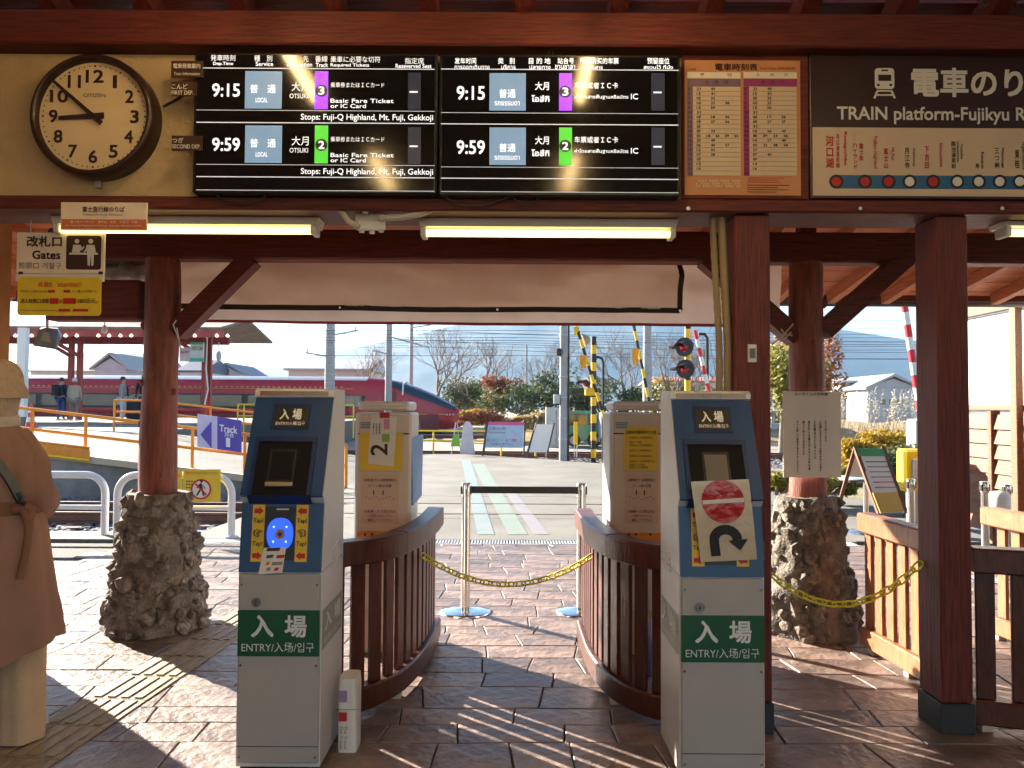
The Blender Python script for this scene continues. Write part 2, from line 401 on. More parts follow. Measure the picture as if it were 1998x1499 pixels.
# ---- timber frame outside: log columns on lava stone
YC = 4.85
def ico(seed):
    bm = bmesh.new(); bmesh.ops.create_icosphere(bm, subdivisions=1, radius=1); q = hz(seed)
    for v in bm.verts: v.co *= 1 + q.uniform(-.3,.28)
    bm.verts.index_update(); m = MB().add([v.co[:] for v in bm.verts], [[v.index for v in f.verts] for f in bm.faces]); bm.free(); return m
STONES = [ico(i).mesh('stone', LAVA2) for i in range(8)]
def log_column(px, label, slabel, seed, ztop=2.3):
    x = at(px, 1000, YC).x; q = hz(seed)
    c = thing('log_column', label, 'column', (x, YC, .8))
    rings = []
    for i in range(22):
        z = -.02 + i*(ztop-.78)/21; r = .112*(1-.09*i/21)+.006*noise.noise((seed,z*2,0))
        rings.append([(r*(1+.05*noise.noise((math.cos(a)*1.5+seed,math.sin(a)*1.5,z*2.2)))*math.cos(a)+.012*noise.noise((z*1.3,seed,5)), r*math.sin(a), z) for a in [2*math.pi*j/20 for j in range(20)]])
    MB().rings(rings).build('log', LOG, c)
    for k in range(9):
        a = q.uniform(math.pi*1.05, math.pi*1.95); z = q.uniform(.1, ztop-1)
        MB().add(ico(k).v, ico(k).f).xf(Matrix.Translation((.105*math.cos(a), .105*math.sin(a), z)) @ Matrix.Diagonal((.02,.012,.028,1))).build('knot', LOG, c)
    b = thing('stone_plinth', slabel, 'plinth', (x, YC, 0))
    prof = lambda z: .33 - .145*z
    rings = []
    for i in range(48):
        z = i*.83/47; rings.append([((prof(z)-.035)*(1+.16*noise.noise((math.cos(a)*2.4+seed,math.sin(a)*2.4,z*6))+.07*noise.noise((math.cos(a)*8+seed,math.sin(a)*8,z*19)))*math.cos(a), (prof(z)-.035)*(1+.16*noise.noise((math.cos(a)*2.4+seed,math.sin(a)*2.4,z*6))+.07*noise.noise((math.cos(a)*8+seed,math.sin(a)*8,z*19)))*math.sin(a), z) for a in [2*math.pi*j/60 for j in range(60)]])
    MB().rings(rings).build('core', LAVA, b)
    for k in range(300):
        z = q.uniform(.015, .8); a = q.uniform(0, 2*math.pi); r = prof(z)-.04+q.uniform(-.012,.012)
        o = link('stone', STONES[q.randrange(8)], b); o.location = (r*math.cos(a), r*math.sin(a), z)
        s = q.uniform(.02,.052); o.scale = (s*q.uniform(.8,1.4), s*q.uniform(.8,1.4), s*q.uniform(.6,1.1)); o.rotation_euler = [q.uniform(0,6) for _ in range(3)]
    return x
xl = log_column(308, 'reddish log column standing on the stone plinth nearest the track sign', 'rough lava stone plinth under the log column near the white guard pipes', 11)
xr = log_column(1576, 'reddish log column carrying the paper notice', 'rough lava stone plinth under the column with the paper notice', 23)
def beamY(name, label, a, b, y0=YC-.07, y1=YC+.07):
    o = MB().cbox((a[0],y0,a[1]),(b[0],y1,b[1]),.012).build(name, WX); return tag(o, label, 'beam')
beamY('crossbeam', 'long dark red beam on the log columns behind the lamps', (-2.92,2.295),(4.9,2.485))
beamY('low_beam', 'short dark red low beam between ochre wall and log column', (-2.92,1.905),(xl-.11,2.16))
def brace(p, q, label):
    o = MB().bar(p, q, .11, .125, up=(0,1,0)).build('knee_brace', WX); return tag(o, label, 'brace', 'diagonal knee braces')
def dp(px, py): return at(px, py, YC-.01)
brace(dp(345,650), dp(492,505), 'diagonal brace from the log column up to the beam beside the canvas sheet')
brace(dp(1604,648), dp(1775,495), 'diagonal brace rising from the notice column towards the chain pillar')
brace(dp(1552,660), dp(1375,505), 'diagonal brace rising from the notice column towards the canvas sheet')
# posts on top carrying roof
for k, xx in enumerate((xl, xr)):
    tag(MB().cbox((xx-.05,YC-.05,2.487),(xx+.05,YC+.05,2.58),.006).build('roof_post', WZ), ('short post above the long beam over the track sign column','short post above the long beam over the notice column')[k], 'post')

# ---- outer canopy roof
cr_ = thing('canopy_roof', 'orange brown boarded canopy roof with rafters beyond the gate', 'roof', (0,YC,2.63))
CS = .165
def zc(y): return 2.67 - (y-YC)*CS
for i in range(25):
    y = 3.62+i*.125
    MB().box((-5.6,-.0605,0),(5.9,.0605,.02)).xf(Matrix.Translation((0,y-YC,zc(y)-2.63+.0025*(i%2))) @ Matrix.Rotation(-math.atan(CS),4,'X')).build('ceiling_board', BOARD, cr_)
for i in range(24):
    x = -5.25+i*.47
    MB().bar((x,3.62-YC,zc(3.62)-2.63-.048),(x,6.6-YC,zc(6.6)-2.63-.048),.065,.095).build('rafter', RAFT, cr_)
MB().box((-5.6,6.66-YC,zc(6.66)-2.63-.05),(5.9,6.69-YC,zc(6.66)-2.63+.05)).build('fascia', WX, cr_)
MB().quad((-5.7,3.5-YC,zc(3.5)-2.63+.06),(6,3.5-YC,zc(3.5)-2.63+.06),(6,6.72-YC,zc(6.72)-2.63+.06),(-5.7,6.72-YC,zc(6.72)-2.63+.06)).build('roofing', GALV, cr_)
gt = thing('eaves_gutter', 'dark half round gutter along the canopy edge', 'gutter', (0,6.76,zc(6.7)-.02))
ring = [(.06*math.cos(a), .06*math.sin(a)) for a in [math.pi+math.pi*j/8 for j in range(9)]]
MB().rings([[(x,p[0],p[1]) for p in ring] for x in (-5.7,6)], closed=False, cap=False).build('trough', mat('dark gutter',(.02,.018,.018),.4,.2,5), gt)
for i in range(12): MB().box((-5.4+i,-.07,-.065),(-5.37+i,-.055,.03)).build('bracket', GALV, gt)

# ---- canvas sheet
CANV = mat('tan canvas', (.86,.72,.62), .7, .16, 3, .2, trans=.8, col2=(.93,.85,.77), bscale=9)
TRIM = mat('dark sheet trim', (.025,.014,.012), .6, .2, 6)
REDE = mat('red sheet hem', (.3,.03,.03), .6, .2, 6)
YS = 5.3
def cloth(px0, px1, py0f, py1f, Y, nx, nz, amp, seed):
    rows = []
    for j in range(nz+1):
        row = []
        for i in range(nx+1):
            px = px0+(px1-px0)*i/nx; t = j/nz; py = py0f(px)*(1-t)+py1f(px)*t
            p = at(px, py, Y); x = p.x
            sag = .5*math.sin(3.1*t+x*2.2) + noise.noise((x*1.6+t*1.4, t*2.4-x*.8, seed))*1.3 + .5*noise.noise((x*5-t*6, t*5, seed+4)) + .5*abs(math.sin(2.1*x+2.6*t+seed)) + .3*abs(math.sin(5.3*x-4.2*t))
            row.append((p.x, Y+amp*sag*(1-.65*t*t), p.z))
        rows.append(row)
    return rows
sh = thing('canvas_sheet', 'tan canvas sun sheet with dark binding hanging under the beam', 'sheet', (-.2,YS,1.9))
lo = lambda px: 627+(px-345)*.0085
rows = cloth(345,1527,lambda p:470,lo,YS,90,14,.08,2); MB().rings(rows,closed=False,cap=False).build('outer_sheet', CANV, sh, True)
hem = cloth(345,1527,lo,lambda p:lo(p)+7,YS,90,1,.0,2)
top_last = rows[-1]; hem = [[(a[0],a[1]-.004,a[2]+.012) for a in top_last],[(a[0],a[1]-.004,a[2]-.008) for a in top_last]]
MB().rings(hem,closed=False,cap=False).build('hem', REDE, sh, True)
rows = cloth(345,1326,lambda p:475,lambda p:598+(p-345)*.009,YS-.14,80,12,.085,9); MB().rings(rows,closed=False,cap=False).build('inner_sheet', CANV, sh, True)
def strip(rw, off, w): return [[(a[0],a[1]+off,a[2]+w*.5) for a in rw],[(a[0],a[1]+off,a[2]-w*.5) for a in rw]]
MB().rings(strip(rows[-1],-.005,.036),closed=False,cap=False).build('lower_binding', TRIM, sh, True)
side = [r[-1] for r in rows]
MB().rings([[(a[0]-.018,a[1]-.005,a[2]) for a in side],[(a[0]+.018,a[1]-.005,a[2]) for a in side]],closed=False,cap=False).build('side_binding', TRIM, sh, True)
for i in range(3): 
    a = rows[-1][(-1,-30,-55)[i]]; MB().cyl((a[0],a[1]-.012,a[2]),(a[0],a[1]-.004,a[2]),.008,8).build('grommet', STEEL, sh, True)
# rolled sheet at left
rs = thing('rolled_sheet', 'grey rolled up vinyl sheet above the low beam by the log column', 'sheet', (-2.6,5.0,2.2))
pt = []
for i in range(20):
    p = at(150+i*7.6, 532-(i%3), 4.98); pt.append((p.x,p.y,p.z+.012*math.sin(i*1.1)))
MB().tube(pt,[.05+.008*math.sin(i*2.1) for i in range(20)],10).build('roll', mat('grey vinyl',(.36,.33,.31),.45,.2,6,.2), rs, True)
MB().tube([(p[0],p[1]+.03,p[2]+.075) for p in pt],.03,8).build('curtain_rail', GALV, rs, True)

# ================================================================== THINGS ON THE CLOCK WALL
# ---- clock
cc = at(174,221,3.2); ck = thing('wall_clock', 'large round wall clock with dark rim showing nine to nine', 'clock', (cc.x,YW,cc.z)); cr0 = 123*3.2/F
A = math.pi/2
def lathe_y(prof, n=64): return MB().lathe(prof, n).xf(Matrix.Rotation(R(90),4,'X'))
lathe_y([(cr0,.0),(cr0+.002,.05),(cr0-.002,.085),(cr0-.012,.098),(cr0-.024,.094),(cr0-.027,.07),(cr0-.03,.06)]).build('rim', mat('dark brown clock rim',(.03,.012,.01),.35,.2,6), ck)
lathe_y([(cr0-.029,.061),(cr0-.029,.062)]).build('dial', mat('clock dial',(.66,.53,.33),.5,.03,5), ck)
CI = mat('clock print',(.03,.012,.01),.5,.1,6)
fr = cr0-.03
for h in range(1,13):
    a = R(90-30*h); rr = fr*.745; cx = rr*math.cos(a); cz = rr*math.sin(a); s = str(h); w = .03 if len(s)==1 else .062
    if s == '1': w = .014
    if s == '11': w = .045
    lettering(ck, s, (cx-w*.62,-.0635,cz-.028), (w*1.24,0,0), (0,0,.056), CI, .028, world=False, name='numeral')
dots = MB()
for i in range(60):
    a = R(6*i); r = .0042 if i%5==0 else .0027
    dots.prism([(fr*.935*math.cos(a)+r*math.cos(t), fr*.935*math.sin(a)+r*math.sin(t)) for t in [k*math.pi/4 for k in range(8)]],'y',-.0645,-.0625)
dots.build('minute_dots', CI, ck)
lettering(ck,'CITIZEN',(-.048,-.0635,.083),(.096,0,0),(0,0,.016),INKG,.012,world=False)
def hand(ang, L, tail, w0, w1, y, name):
    d = Vector((math.sin(R(ang)),0,math.cos(R(ang)))); p = Vector((d.z,0,-d.x))
    pts = [d*-tail-p*w0, d*-tail+p*w0, d*L+p*w1, d*L-p*w1]
    MB().add([(q.x,y,q.z) for q in pts]+[(q.x,y-.003,q.z) for q in pts],[(0,1,2,3),(7,6,5,4),(0,1,5,4),(1,2,6,5),(2,3,7,6),(3,0,4,7)]).build(name, CI, ck)
hand(266.5,.148,.045,.013,.008,-.067,'hour_hand'); hand(311,.225,.05,.01,.006,-.073,'minute_hand')
MB().cyl((0,-.062,0),(0,-.08,0),.012,12).build('hub', CI, ck)
MB().box((-.012,-.02,-cr0-.03),(.012,-.002,-cr0+.004)).build('latch', GALV, ck)
wp = [at(318,208,YW-.01), at(350,190,YW-.012), at(380,172,YW-.01)]
tag(MB().tube(wp,.004,6).build('clock_cable', BLACK), 'thin dark cable from the clock to the departure display', 'cable')

# ---- departure displays
YD = 3.215
def panel(r, label):
    X0,Z0,X1,Z1 = prc(r, YD)
    d = thing('departure_display', label, 'display', ((X0+X1)/2, YW, Z0), group='departure displays')
    MB().cbox((X0,YD,Z0),(X1,YW-.002,Z1),.006).build('housing', BEZEL, d, True)
    b = .012; MB().box((X0+b,YD-.0015,Z0+b*1.2),(X1-b,YD+.002,Z1-b)).build('screen', SCREEN, d, True)
    return d
YT = YD-.003
def dl(d, x0, x1, y, w=1.6, m=None):      # rule, sloping with the wall as the photo does
    prect(d,'rule',(x0,y-w/2,x1,y+w/2),YT,.0012,m or LEDR)
d1 = panel((377,103,853,378), 'departure display with Japanese and English columns beside the clock')
d2 = panel((857,106,1327,383), 'departure display with Chinese and Thai columns beside the timetable')
T = lambda d, s, x0, y0, x1, y1, m=LEDW, b=.004: ptext(d, s, (x0,y0,x1,y1), YT, m, b)
for s,x0,x1,y0 in (('発車時刻',411,459,107),('種　別',496,531,108),('行　先',567,602,109),('番線',615,639,109),('乗車に必要な切符',645,742,110),('指定席',790,827,113)): T(d1,s,x0,y0,x1,y0+12)
for s,x0,x1,y0 in (('Dep.Time',416,455,121),('Service',499,533,121),('Destination',560,609,122),('Track',616,640,123),('Required Tickets',645,720,124),('Reseverved Seat',772,842,125)): T(d1,s,x0,y0,x1,y0+8,LEDW,.007)
dl(d1,394,848,134)
for k,(t,y,tr,tm_) in enumerate((('9:15',0,'3',LEDP),('9:59',106,'2',LEDG))):
    T(d1,t,414,163+y,468,189+y,LEDW,.02)
    prect(d1,'service_tile',(478,139+y,550,212+y),YT,.001,LEDB); ptext(d1,'普　通',(488,165+y,538,182+y),YT-.002,LEDW,.007); ptext(d1,'LOCAL',(499,191+y,522,200+y),YT-.002,LEDW,.01)
    T(d1,'大月',569,160+y,602,178+y); T(d1,'OTSUKI',565,183+y,601,192+y)
    prect(d1,'track_tile',(614,139+y,640,213+y),YT,.001,tm_); pdisc(d1,'track_disc',627,177+y,12,YT-.0015,.001,BLACK); ptext(d1,tr,(621,169+y,633,185+y),YT-.003,LEDW,.03)
    T(d1,'乗車券またはＩＣカード',645,161+y,750,171+y); T(d1,'Basic Fare Ticket',645,193+y,768,201+y,LEDW,.006); T(d1,'or IC Card',645,203+y,714,211+y,LEDW,.006)
    prect(d1,'seat_tile',(796,142+y,821,214+y),YT,.001,LEDD); prect(d1,'seat_dash',(799,178+y,815,181+y),YT-.002,.001,LEDW)
    dl(d1,383,848,216+y,.8); T(d1,'Stops: Fuji-Q Highland, Mt. Fuji, Gekkoji',587,223+y,845,238+y,LEDW,.007); dl(d1,383,848,240+y,1.8)
dl(d1,383,848,372,1)
for s,x0,x1,y0 in (('发车时间',887,929,113),('类　别',972,1004,113),('目 的 地',1032,1074,113),('站台号',1088,1120,113),('所需购买的车票',1132,1207,113),('预留座位',1263,1306,113)): T(d2,s,x0,y0,x1,y0+12,LEDW,.01)
for s,x0,x1,y0 in (('การออกเดินทาง',887,955,127),('บริการ',978,1006,127),('ปลายทาง',1033,1074,127),('ชานชาลา',1083,1122,127),('ค่าโดยสาร',1134,1176,127),('สงวนไว้ ที่นั่ง',1256,1313,127)): T(d2,s,x0,y0,x1,y0+8,LEDW,.006)
dl(d2,860,1325,136)
for k,(t,y,tr,tm_) in enumerate((('9:15',0,'3',LEDP),('9:59',106,'2',LEDG))):
    T(d2,t,891,168+y,946,195+y,LEDW,.02)
    prect(d2,'service_tile',(955,143+y,1026,216+y),YT,.001,LEDB); ptext(d2,'普通',(974,174+y,1006,191+y),YT-.002,LEDW,.008); ptext(d2,'รถธรรมดา',(965,198+y,1014,206+y),YT-.002,LEDW,.006)
    T(d2,'大月',1044,160+y,1071,176+y,LEDW,.01); T(d2,'โอสึกิ',1037,186+y,1072,199+y,LEDW,.03)
    prect(d2,'track_tile',(1091,143+y,1116,216+y),YT,.001,tm_); pdisc(d2,'track_disc',1103,179+y,12,YT-.0015,.001,BLACK); ptext(d2,tr,(1097,171+y,1109,187+y),YT-.003,LEDW,.03)
    T(d2,'车票或者ＩＣ卡',1121,161+y,1206,173+y,LEDW,.008); T(d2,'ค่าโดยสารพื้นฐานหรือบัตร',1121,185+y,1226,194+y,LEDW,.008); T(d2,'IC',1231,183+y,1245,194+y,LEDW,.01)
    prect(d2,'seat_tile',(1271,143+y,1297,216+y),YT,.001,LEDD); prect(d2,'seat_dash',(1275,179+y,1291,182+y),YT-.002,.001,LEDW)
    dl(d2,860,1324,221+y,.8); dl(d2,860,1324,243+y,1.8)
dl(d2,860,1324,375,1)
# little plates on the wall
def plate(r, label, lines):
    c = at((r[0]+r[2])/2, r[3], YD-.01); p = thing('row_plate', label, 'sign', c)
    prect(p,'plate',r,YD-.012,.006,mat('brown plate',(.05,.02,.013),.45,.15,6))
    for s, rr, b in lines: ptext(p, s, rr, YD-.0145, WHITEV, b)
plate((334,119,395,151),'small brown train information plate beside the display',[('電車発車案内',(338,124,391,134),.02),('Train Information',(339,141,390,147),.01)])
plate((334,160,383,187),'small brown first departure plate beside the display',[('こんど',(335,164,366,174),.02),('FIRST DEP.',(335,177,377,185),.01)])
plate((335,265,395,294),'small brown second departure plate beside the display',[('つぎ',(336,269,358,279),.02),('SECOND DEP.',(336,282,391,290),.01)])

# ---- timetable poster in its dark frame
tp = thing('timetable_board', 'framed orange train timetable poster beside the display', 'poster', (at(1446,385,YW).x,YW,2.26))
prect(tp,'frame',(1331,106,1578,388),YW-.02,.018,WX,.003)
TPO = mat('orange timetable paper',(.55,.25,.11),.55,.05,4); prect(tp,'sheet',(1336,118,1562,381),YW-.024,.005,TPO)
YP = YW-.0265
ptext(tp,'電車時刻表',(1395,124,1478,138),YP,INKBR,.015); ptext(tp,'Time Table 列車時刻表',(1482,131,1552,136),YP,INKBR)
ptext(tp,'河口湖駅',(1345,133,1358,137),YP,INKBR)
HD = (((1341,1445),mat('mauve column head',(.2,.13,.2),.55,.05,4),'平　　　　日',[(5,'21  49'),(6,'15  41'),(7,'00  32'),(8,'03  22  38'),(9,'15  59'),(10,'31'),(11,'09  18  36'),(12,'09  27  56'),(13,'36'),(14,'09  23'),(15,'00 18 26 39 56'),(16,'29  49'),(17,'06  40  57'),(18,'12  32'),(19,'07  38'),(20,'09'),(21,'13'),(22,'16')]),
      ((1451,1555),mat('magenta column head',(.3,.04,.17),.55,.05,4),'土　　休　　日',[(5,'21  49'),(6,'15  41'),(7,'00  32'),(8,'03  22'),(9,'15  50'),(10,'31'),(11,'00  17  36'),(12,'09  27  27'),(13,'31'),(14,'10  26  40'),(15,'00 09 33 56'),(16,'14  27  49'),(17,'02 22 38 54'),(18,'27'),(19,'07  41'),(20,'09'),(21,'13'),(22,'16')]))
for (x0,x1),mm,head,rowsT in HD:
    prect(tp,'heading',(x0,141,x1,153),YP,.0012,PAPER); ptext(tp,head,(x0+24,143,x1-18,149),YP-.002,INKBR)
    prect(tp,'column_head',(x0,154,x1,169),YP,.0012,mm); ptext(tp,'大　月　行',(x0+34,157,x1-24,164),YP-.002,INKBR)
    prect(tp,'hour_column',(x0,169.3,x0+11,343),YP,.0012,mm); prect(tp,'minutes_panel',(x0+11.4,169.3,x1,343),YP,.0012,CREAM)
    ln = MB(); hb = MB()
    for i in range(19):
        y = 169.3+i*9.14
        if i: prect(None,'',(x0+11.5,y-.35,x1-.2,y+.35),YP-.0012,.0005,None,mb=ln)
        if i < 19: ptext(None,str(5+i),(x0+2,y+2,x0+(5 if i<5 else 9),y+7),YP-.002,None,.01,mb=hb)
    ln.build('ruling', INKG, tp, True); hb.build('hours', INKBR, tp, True, fix=False)
    for h, s in rowsT:
        y = 169.3+(h-5)*9.14
        for j, tk in enumerate(s.split()):
            n_ = len(s.split()); st = 28 if n_ < 4 else 20
            ptext(tp,tk,(x0+18+j*st*(1 if n_<5 else .92),y+2,x0+26+j*st*(1 if n_<5 else .92),y+7),YP-.002,INK,.012)
gb = MB()
for i in range(20):
    for j in range(3):
        if (i*7+j*3)%5: prect(None,'',(1358+i*4.4,351+j*5.4,1360.6+i*4.4,355+j*5.4),YP,.0008,None,mb=gb)
gb.build('stop_grid', CREAM, tp, True)
nt_ = MB()
for i,w in enumerate((70,60,64)): prect(None,'',(1459,347+i*4,1459+w,348.2+i*4),YP,.0008,None,mb=nt_)
nt_.build('notes', INKR, tp, True)
nt_ = MB()
for i,w in enumerate((82,60,80,56)): prect(None,'',(1458,361+i*4.4,1458+w,362.2+i*4.4),YP,.0008,None,mb=nt_)
nt_.build('notes', INKBR, tp, True)

# ---- big platform sign
bs = thing('platform_sign', 'wide dark brown train platform sign with white route map', 'sign', (at(1800,388,YW).x,YW,2.26))
SB = mat('dark brown sign face',(.03,.011,.012),.35,.1,5)
prect(bs,'board',(1581,108,2120,389),YW-.03,.028,SB,.004)
YB = YW-.033
t_ = WHITEV
ptext(bs,'電車のりば',(1778,133,2064,190),YB,t_,.035); ptext(bs,'TRAIN platform-Fujikyu Railway',(1633,209,2086,243),YB,t_,.02)
ic = MB()
def rrect(x0,y0,x1,y1,r,Y,th,mb):
    X0,Z0,X1,Z1 = prc((x0,y0,x1,y1),Y); rr=r*Y/F; p=[]
    for cx,cz,a0 in ((X1-rr,Z1-rr,0),(X0+rr,Z1-rr,90),(X0+rr,Z0+rr,180),(X1-rr,Z0+rr,270)):
        for k in range(5): a=R(a0+k*22.5); p.append((cx+rr*math.cos(a),cz+rr*math.sin(a)))
    return mb.prism(p,'y',Y,Y+th)
rrect(1707,133,1745,174,7,YB,.001,ic).build('train_symbol', t_, bs, True)
ic = MB(); prect(None,'',(1714,146,1739,158),YB-.001,.0008,None,mb=ic); prect(None,'',(1720,136,1733,139),YB-.001,.0008,None,mb=ic)
ic.build('symbol_window', SB, bs, True)
for x in (1714,1738): pdisc(bs,'symbol_lamp',x,166,2.8,YB-.001,.0008,SB,12)
ic = MB()
for a,b in (((1712,178),(1706,192)),((1740,178),(1746,192))): ic.bar(at(a[0],a[1],YB),at(b[0],b[1],YB),.009,.001,up=(0,1,0))
prect(None,'',(1711,176,1741,179),YB,.001,None,mb=ic); prect(None,'',(1708,184,1744,187),YB,.001,None,mb=ic); ic.build('symbol_track', t_, bs, True)
prect(bs,'route_panel',(1586,250,2110,383),YB,.002,CREAM)
YR = YB-.0015
prect(bs,'route_line',(1632,343,2108,369),YR,.001,mat('route blue',(.012,.12,.27),.45,.05,5))
for i,(x,red) in enumerate(((1632,1),(1688,1),(1734,1),(1775,0),(1821,1),(1868,0),(1910,0),(1951,0),(1990,0),(2032,0))):
    pdisc(bs,'station_ring',x,354.5,14,YR-.001,.001,INK,24); pdisc(bs,'station_dot',x,354.5,9.2,YR-.002,.001,INKR if red else WHITEV,20)
def vtext(s, x0, y0, x1, y1, m, b=.015): ptext(bs,'\n'.join(s),(x0,y0,x1,y1),YR,m,b)
def rtext(s, x0, y0, x1, y1, m, b=.01):       # letters turned to read downwards
    X0,Z0,X1,Z1 = prc((x0,y0,x1,y1),YR); lettering(bs, s, (X0,YR,Z1), (0,0,Z0-Z1), (X1-X0,0,0), m, b)
vtext('河口湖',1611,266,1627,328,INKR,.03); vtext('河口湖温泉郷',1631,262,1638,328,INKR); rtext('Kawaguchiko',1645,257,1653,323,INKR,.02)
vtext('ハイランド',1664,280,1673,330,INKR); vtext('富士急',1676,280,1685,313,INKR); rtext('Fujikyu Highland',1703,266,1712,329,INKR)
vtext('富士山',1724,289,1733,329,INKR); rtext('Mt.Fuji',1738,288,1745,313,INKR,.02)
vtext('月江寺',1765,289,1775,329,INK); rtext('Gekkouji',1780,289,1786,325,INK,.015)
vtext('下吉田',1804,286,1813,329,INKR); rtext('Shimoyoshida',1832,279,1839,327,INKR,.015)
vtext('葭池温泉前',1856,276,1865,329,INK); rtext('Yoshiike\nonsennmae',1867,276,1879,316,INK,.01)
vtext('寿',1903,319,1911,329,INK); rtext('Kotobuki',1914,297,1920,329,INK,.015)
vtext('三つ峠',1941,289,1950,329,INK); rtext('Mitsutouge',1953,289,1959,328,INK,.015)
vtext('東桂',1980,292,1989,329,INK); rtext('Higashikatsura',1993,278,2000,331,INK,.012)

# ---- lamps under the header, sign boards, junction box
YL = 3.40
def lamp(x0, x1, y0, y1, label):
    X0,Z0,X1,Z1 = prc((x0,y0,x1,y1),YL)
    l = thing('fluorescent_lamp', label, 'lamp', ((X0+X1)/2,YL,Z1), group='fluorescent lamps under the header')
    h = Z1-Z0
    MB().add([(X0,YL,Z1),(X1,YL,Z1),(X1,YL+.1,Z1),(X0,YL+.1,Z1),(X0+.02,YL-.012,Z0+h*.42),(X1-.02,YL-.012,Z0+h*.42),(X1-.02,YL+.11,Z0+h*.42),(X0+.02,YL+.11,Z0+h*.42)],
             [(0,1,5,4),(1,2,6,5),(2,3,7,6),(3,0,4,7),(0,3,2,1),(4,5,6,7)]).build('housing', LAMPB, l, True)
    for a,b in ((X0+.02,X0+.045),(X1-.045,X1-.02)): MB().cbox((a,YL-.012,Z0),(b,YL+.075,Z0+h*.4),.004).build('socket', WHITEV, l, True)
    MB().cyl((X0+.045,YL+.012,Z0+.018),(X1-.045,YL+.012,Z0+.018),.0165,12).build('tube', TUBE, l, True)
    return l
lamp(97,626,414,456,'lit fluorescent lamp under the clock wall half behind a cream sign')
lamp(812,1327,417,463,'lit fluorescent lamp under the second departure display')
lamp(1952,2480,415,463,'lit fluorescent lamp under the platform sign at the edge of view')
sg = thing('railway_entrance_sign', 'cream entrance sign with orange strip fixed on the lamp', 'sign', at(202,447,3.245))
prect(sg,'board',(118,395,287,449),3.245,.008,SIGNW,.002); prect(sg,'orange_strip',(120,428,285,447),3.243,.002,mat('orange strip',(.6,.16,.05),.5,.06,5))
ptext(sg,'富士急行線のりば',(161,403,243,414),3.2435,INKBR,.02); ptext(sg,'Fujikyu Railway Entrance',(163,417,240,422),3.2435,INKG,.01)
ptext(sg,'富士急ハイランド　富士山　大月　下吉田　方面',(138,431,268,436),3.2415,PAPER,.02); ptext(sg,'for Fuji-Q Highland, Mt.Fuji, Otsuki, Shimoyoshida',(128,439,276,443),3.2415,PAPER,.02)
g1 = thing('gates_sign', 'cream ticket gates sign with clerk and passenger symbol', 'sign', at(118,546,3.42))
YG = 3.42
prect(g1,'board',(32,454,204,534),YG,.01,SIGNW,.002)
ptext(g1,'改札口',(52,461,121,482),YG-.002,INKBR,.035); ptext(g1,'Gates',(63,489,118,506),YG-.002,INKBR,.03); ptext(g1,'剪票口 개찰구',(36,512,120,525),YG-.002,INKG,.01)
ic = MB(); rrect(129,460,197,526,5,YG-.003,.002,ic).build('symbol_field', INKBR, g1, True)
YI = YG-.005
prect(g1,'symbol_counter',(135,493.5,191,497),YI,.001,PAPER)
for x in (150,177): pdisc(g1,'symbol_head',x,471,4.6,YI,.001,PAPER,16)
ic = MB()
def ppoly(pts, Y, mb): return mb.prism([(at(x,y,Y).x, at(x,y,Y).z) for x,y in pts],'y',Y,Y+.001)
ppoly([(143,478),(157,478),(160,484),(163,480),(165,482),(160,489),(157,487),(156,493),(143,493),(140,493)],YI,ic).build('symbol_clerk', PAPER, g1, True)
ic = MB(); ppoly([(169,478),(184,478),(187,493),(183,493),(182,518),(178,519),(177,500),(176,500),(175,519),(171,518),(170,490),(164,493),(163,491),(167,486)],YI-.0012,ic).build('symbol_passenger', PAPER, g1, True)
prect(g1,'hanger',(30,534,202,549),YG+.004,.012,LAMPB,.002)
for x in (40,196): prect(g1,'bracket',(x-4,530,x+4,535),YG-.003,.004,INKBR)
for x in (60,178): MB().cyl(at(x,456,YG+.006),Vector((at(x,456,YG+.006).x,YG+.006,2.2)),.004,6).build('hanging_rod', GALV, g1, True)
g2 = thing('attention_sign', 'yellow attention sign with red and black text hanging under the gates sign', 'sign', at(116,614,3.42))
ic = MB(); rrect(34,541,197,616,7,YG-.002,.004,ic).build('board', YELS, g2, True)
YI = YG-.0045
ptext(g2,'注意!!',(74,550,101,560),YI,INKO,.03); ptext(g2,'attention!!',(112,550,159,560),YI,INKO,.02)
ptext(g2,'改札内へ入場するには、',(40,566,92,571),YI,INK,.0); prect(g2,'red_mark',(93,566,107,571),YI,.0008,INKR); prect(g2,'red_mark',(124,566,137,571),YI,.0008,INKR); ptext(g2,'のご購入が必要です。',(141,566,190,571),YI,INK)
ptext(g2,'进入检票口须要',(40,583,96,592),YI,INK,.01); prect(g2,'red_mark',(97,582,114,593),YI,.0008,INKR); ptext(g2,'或',(115,584,122,592),YI,INK); prect(g2,'red_mark',(123,582,148,593),YI,.0008,INKR); ptext(g2,'180日元。',(152,583,191,592),YI,INK,.005)
ptext(g2,'A ticket is required when entering',(41,604,112,608),YI,INK); prect(g2,'red_mark',(114,603,137,608),YI,.0008,INKR); prect(g2,'red_mark',(142,603,172,608),YI,.0008,INKR)
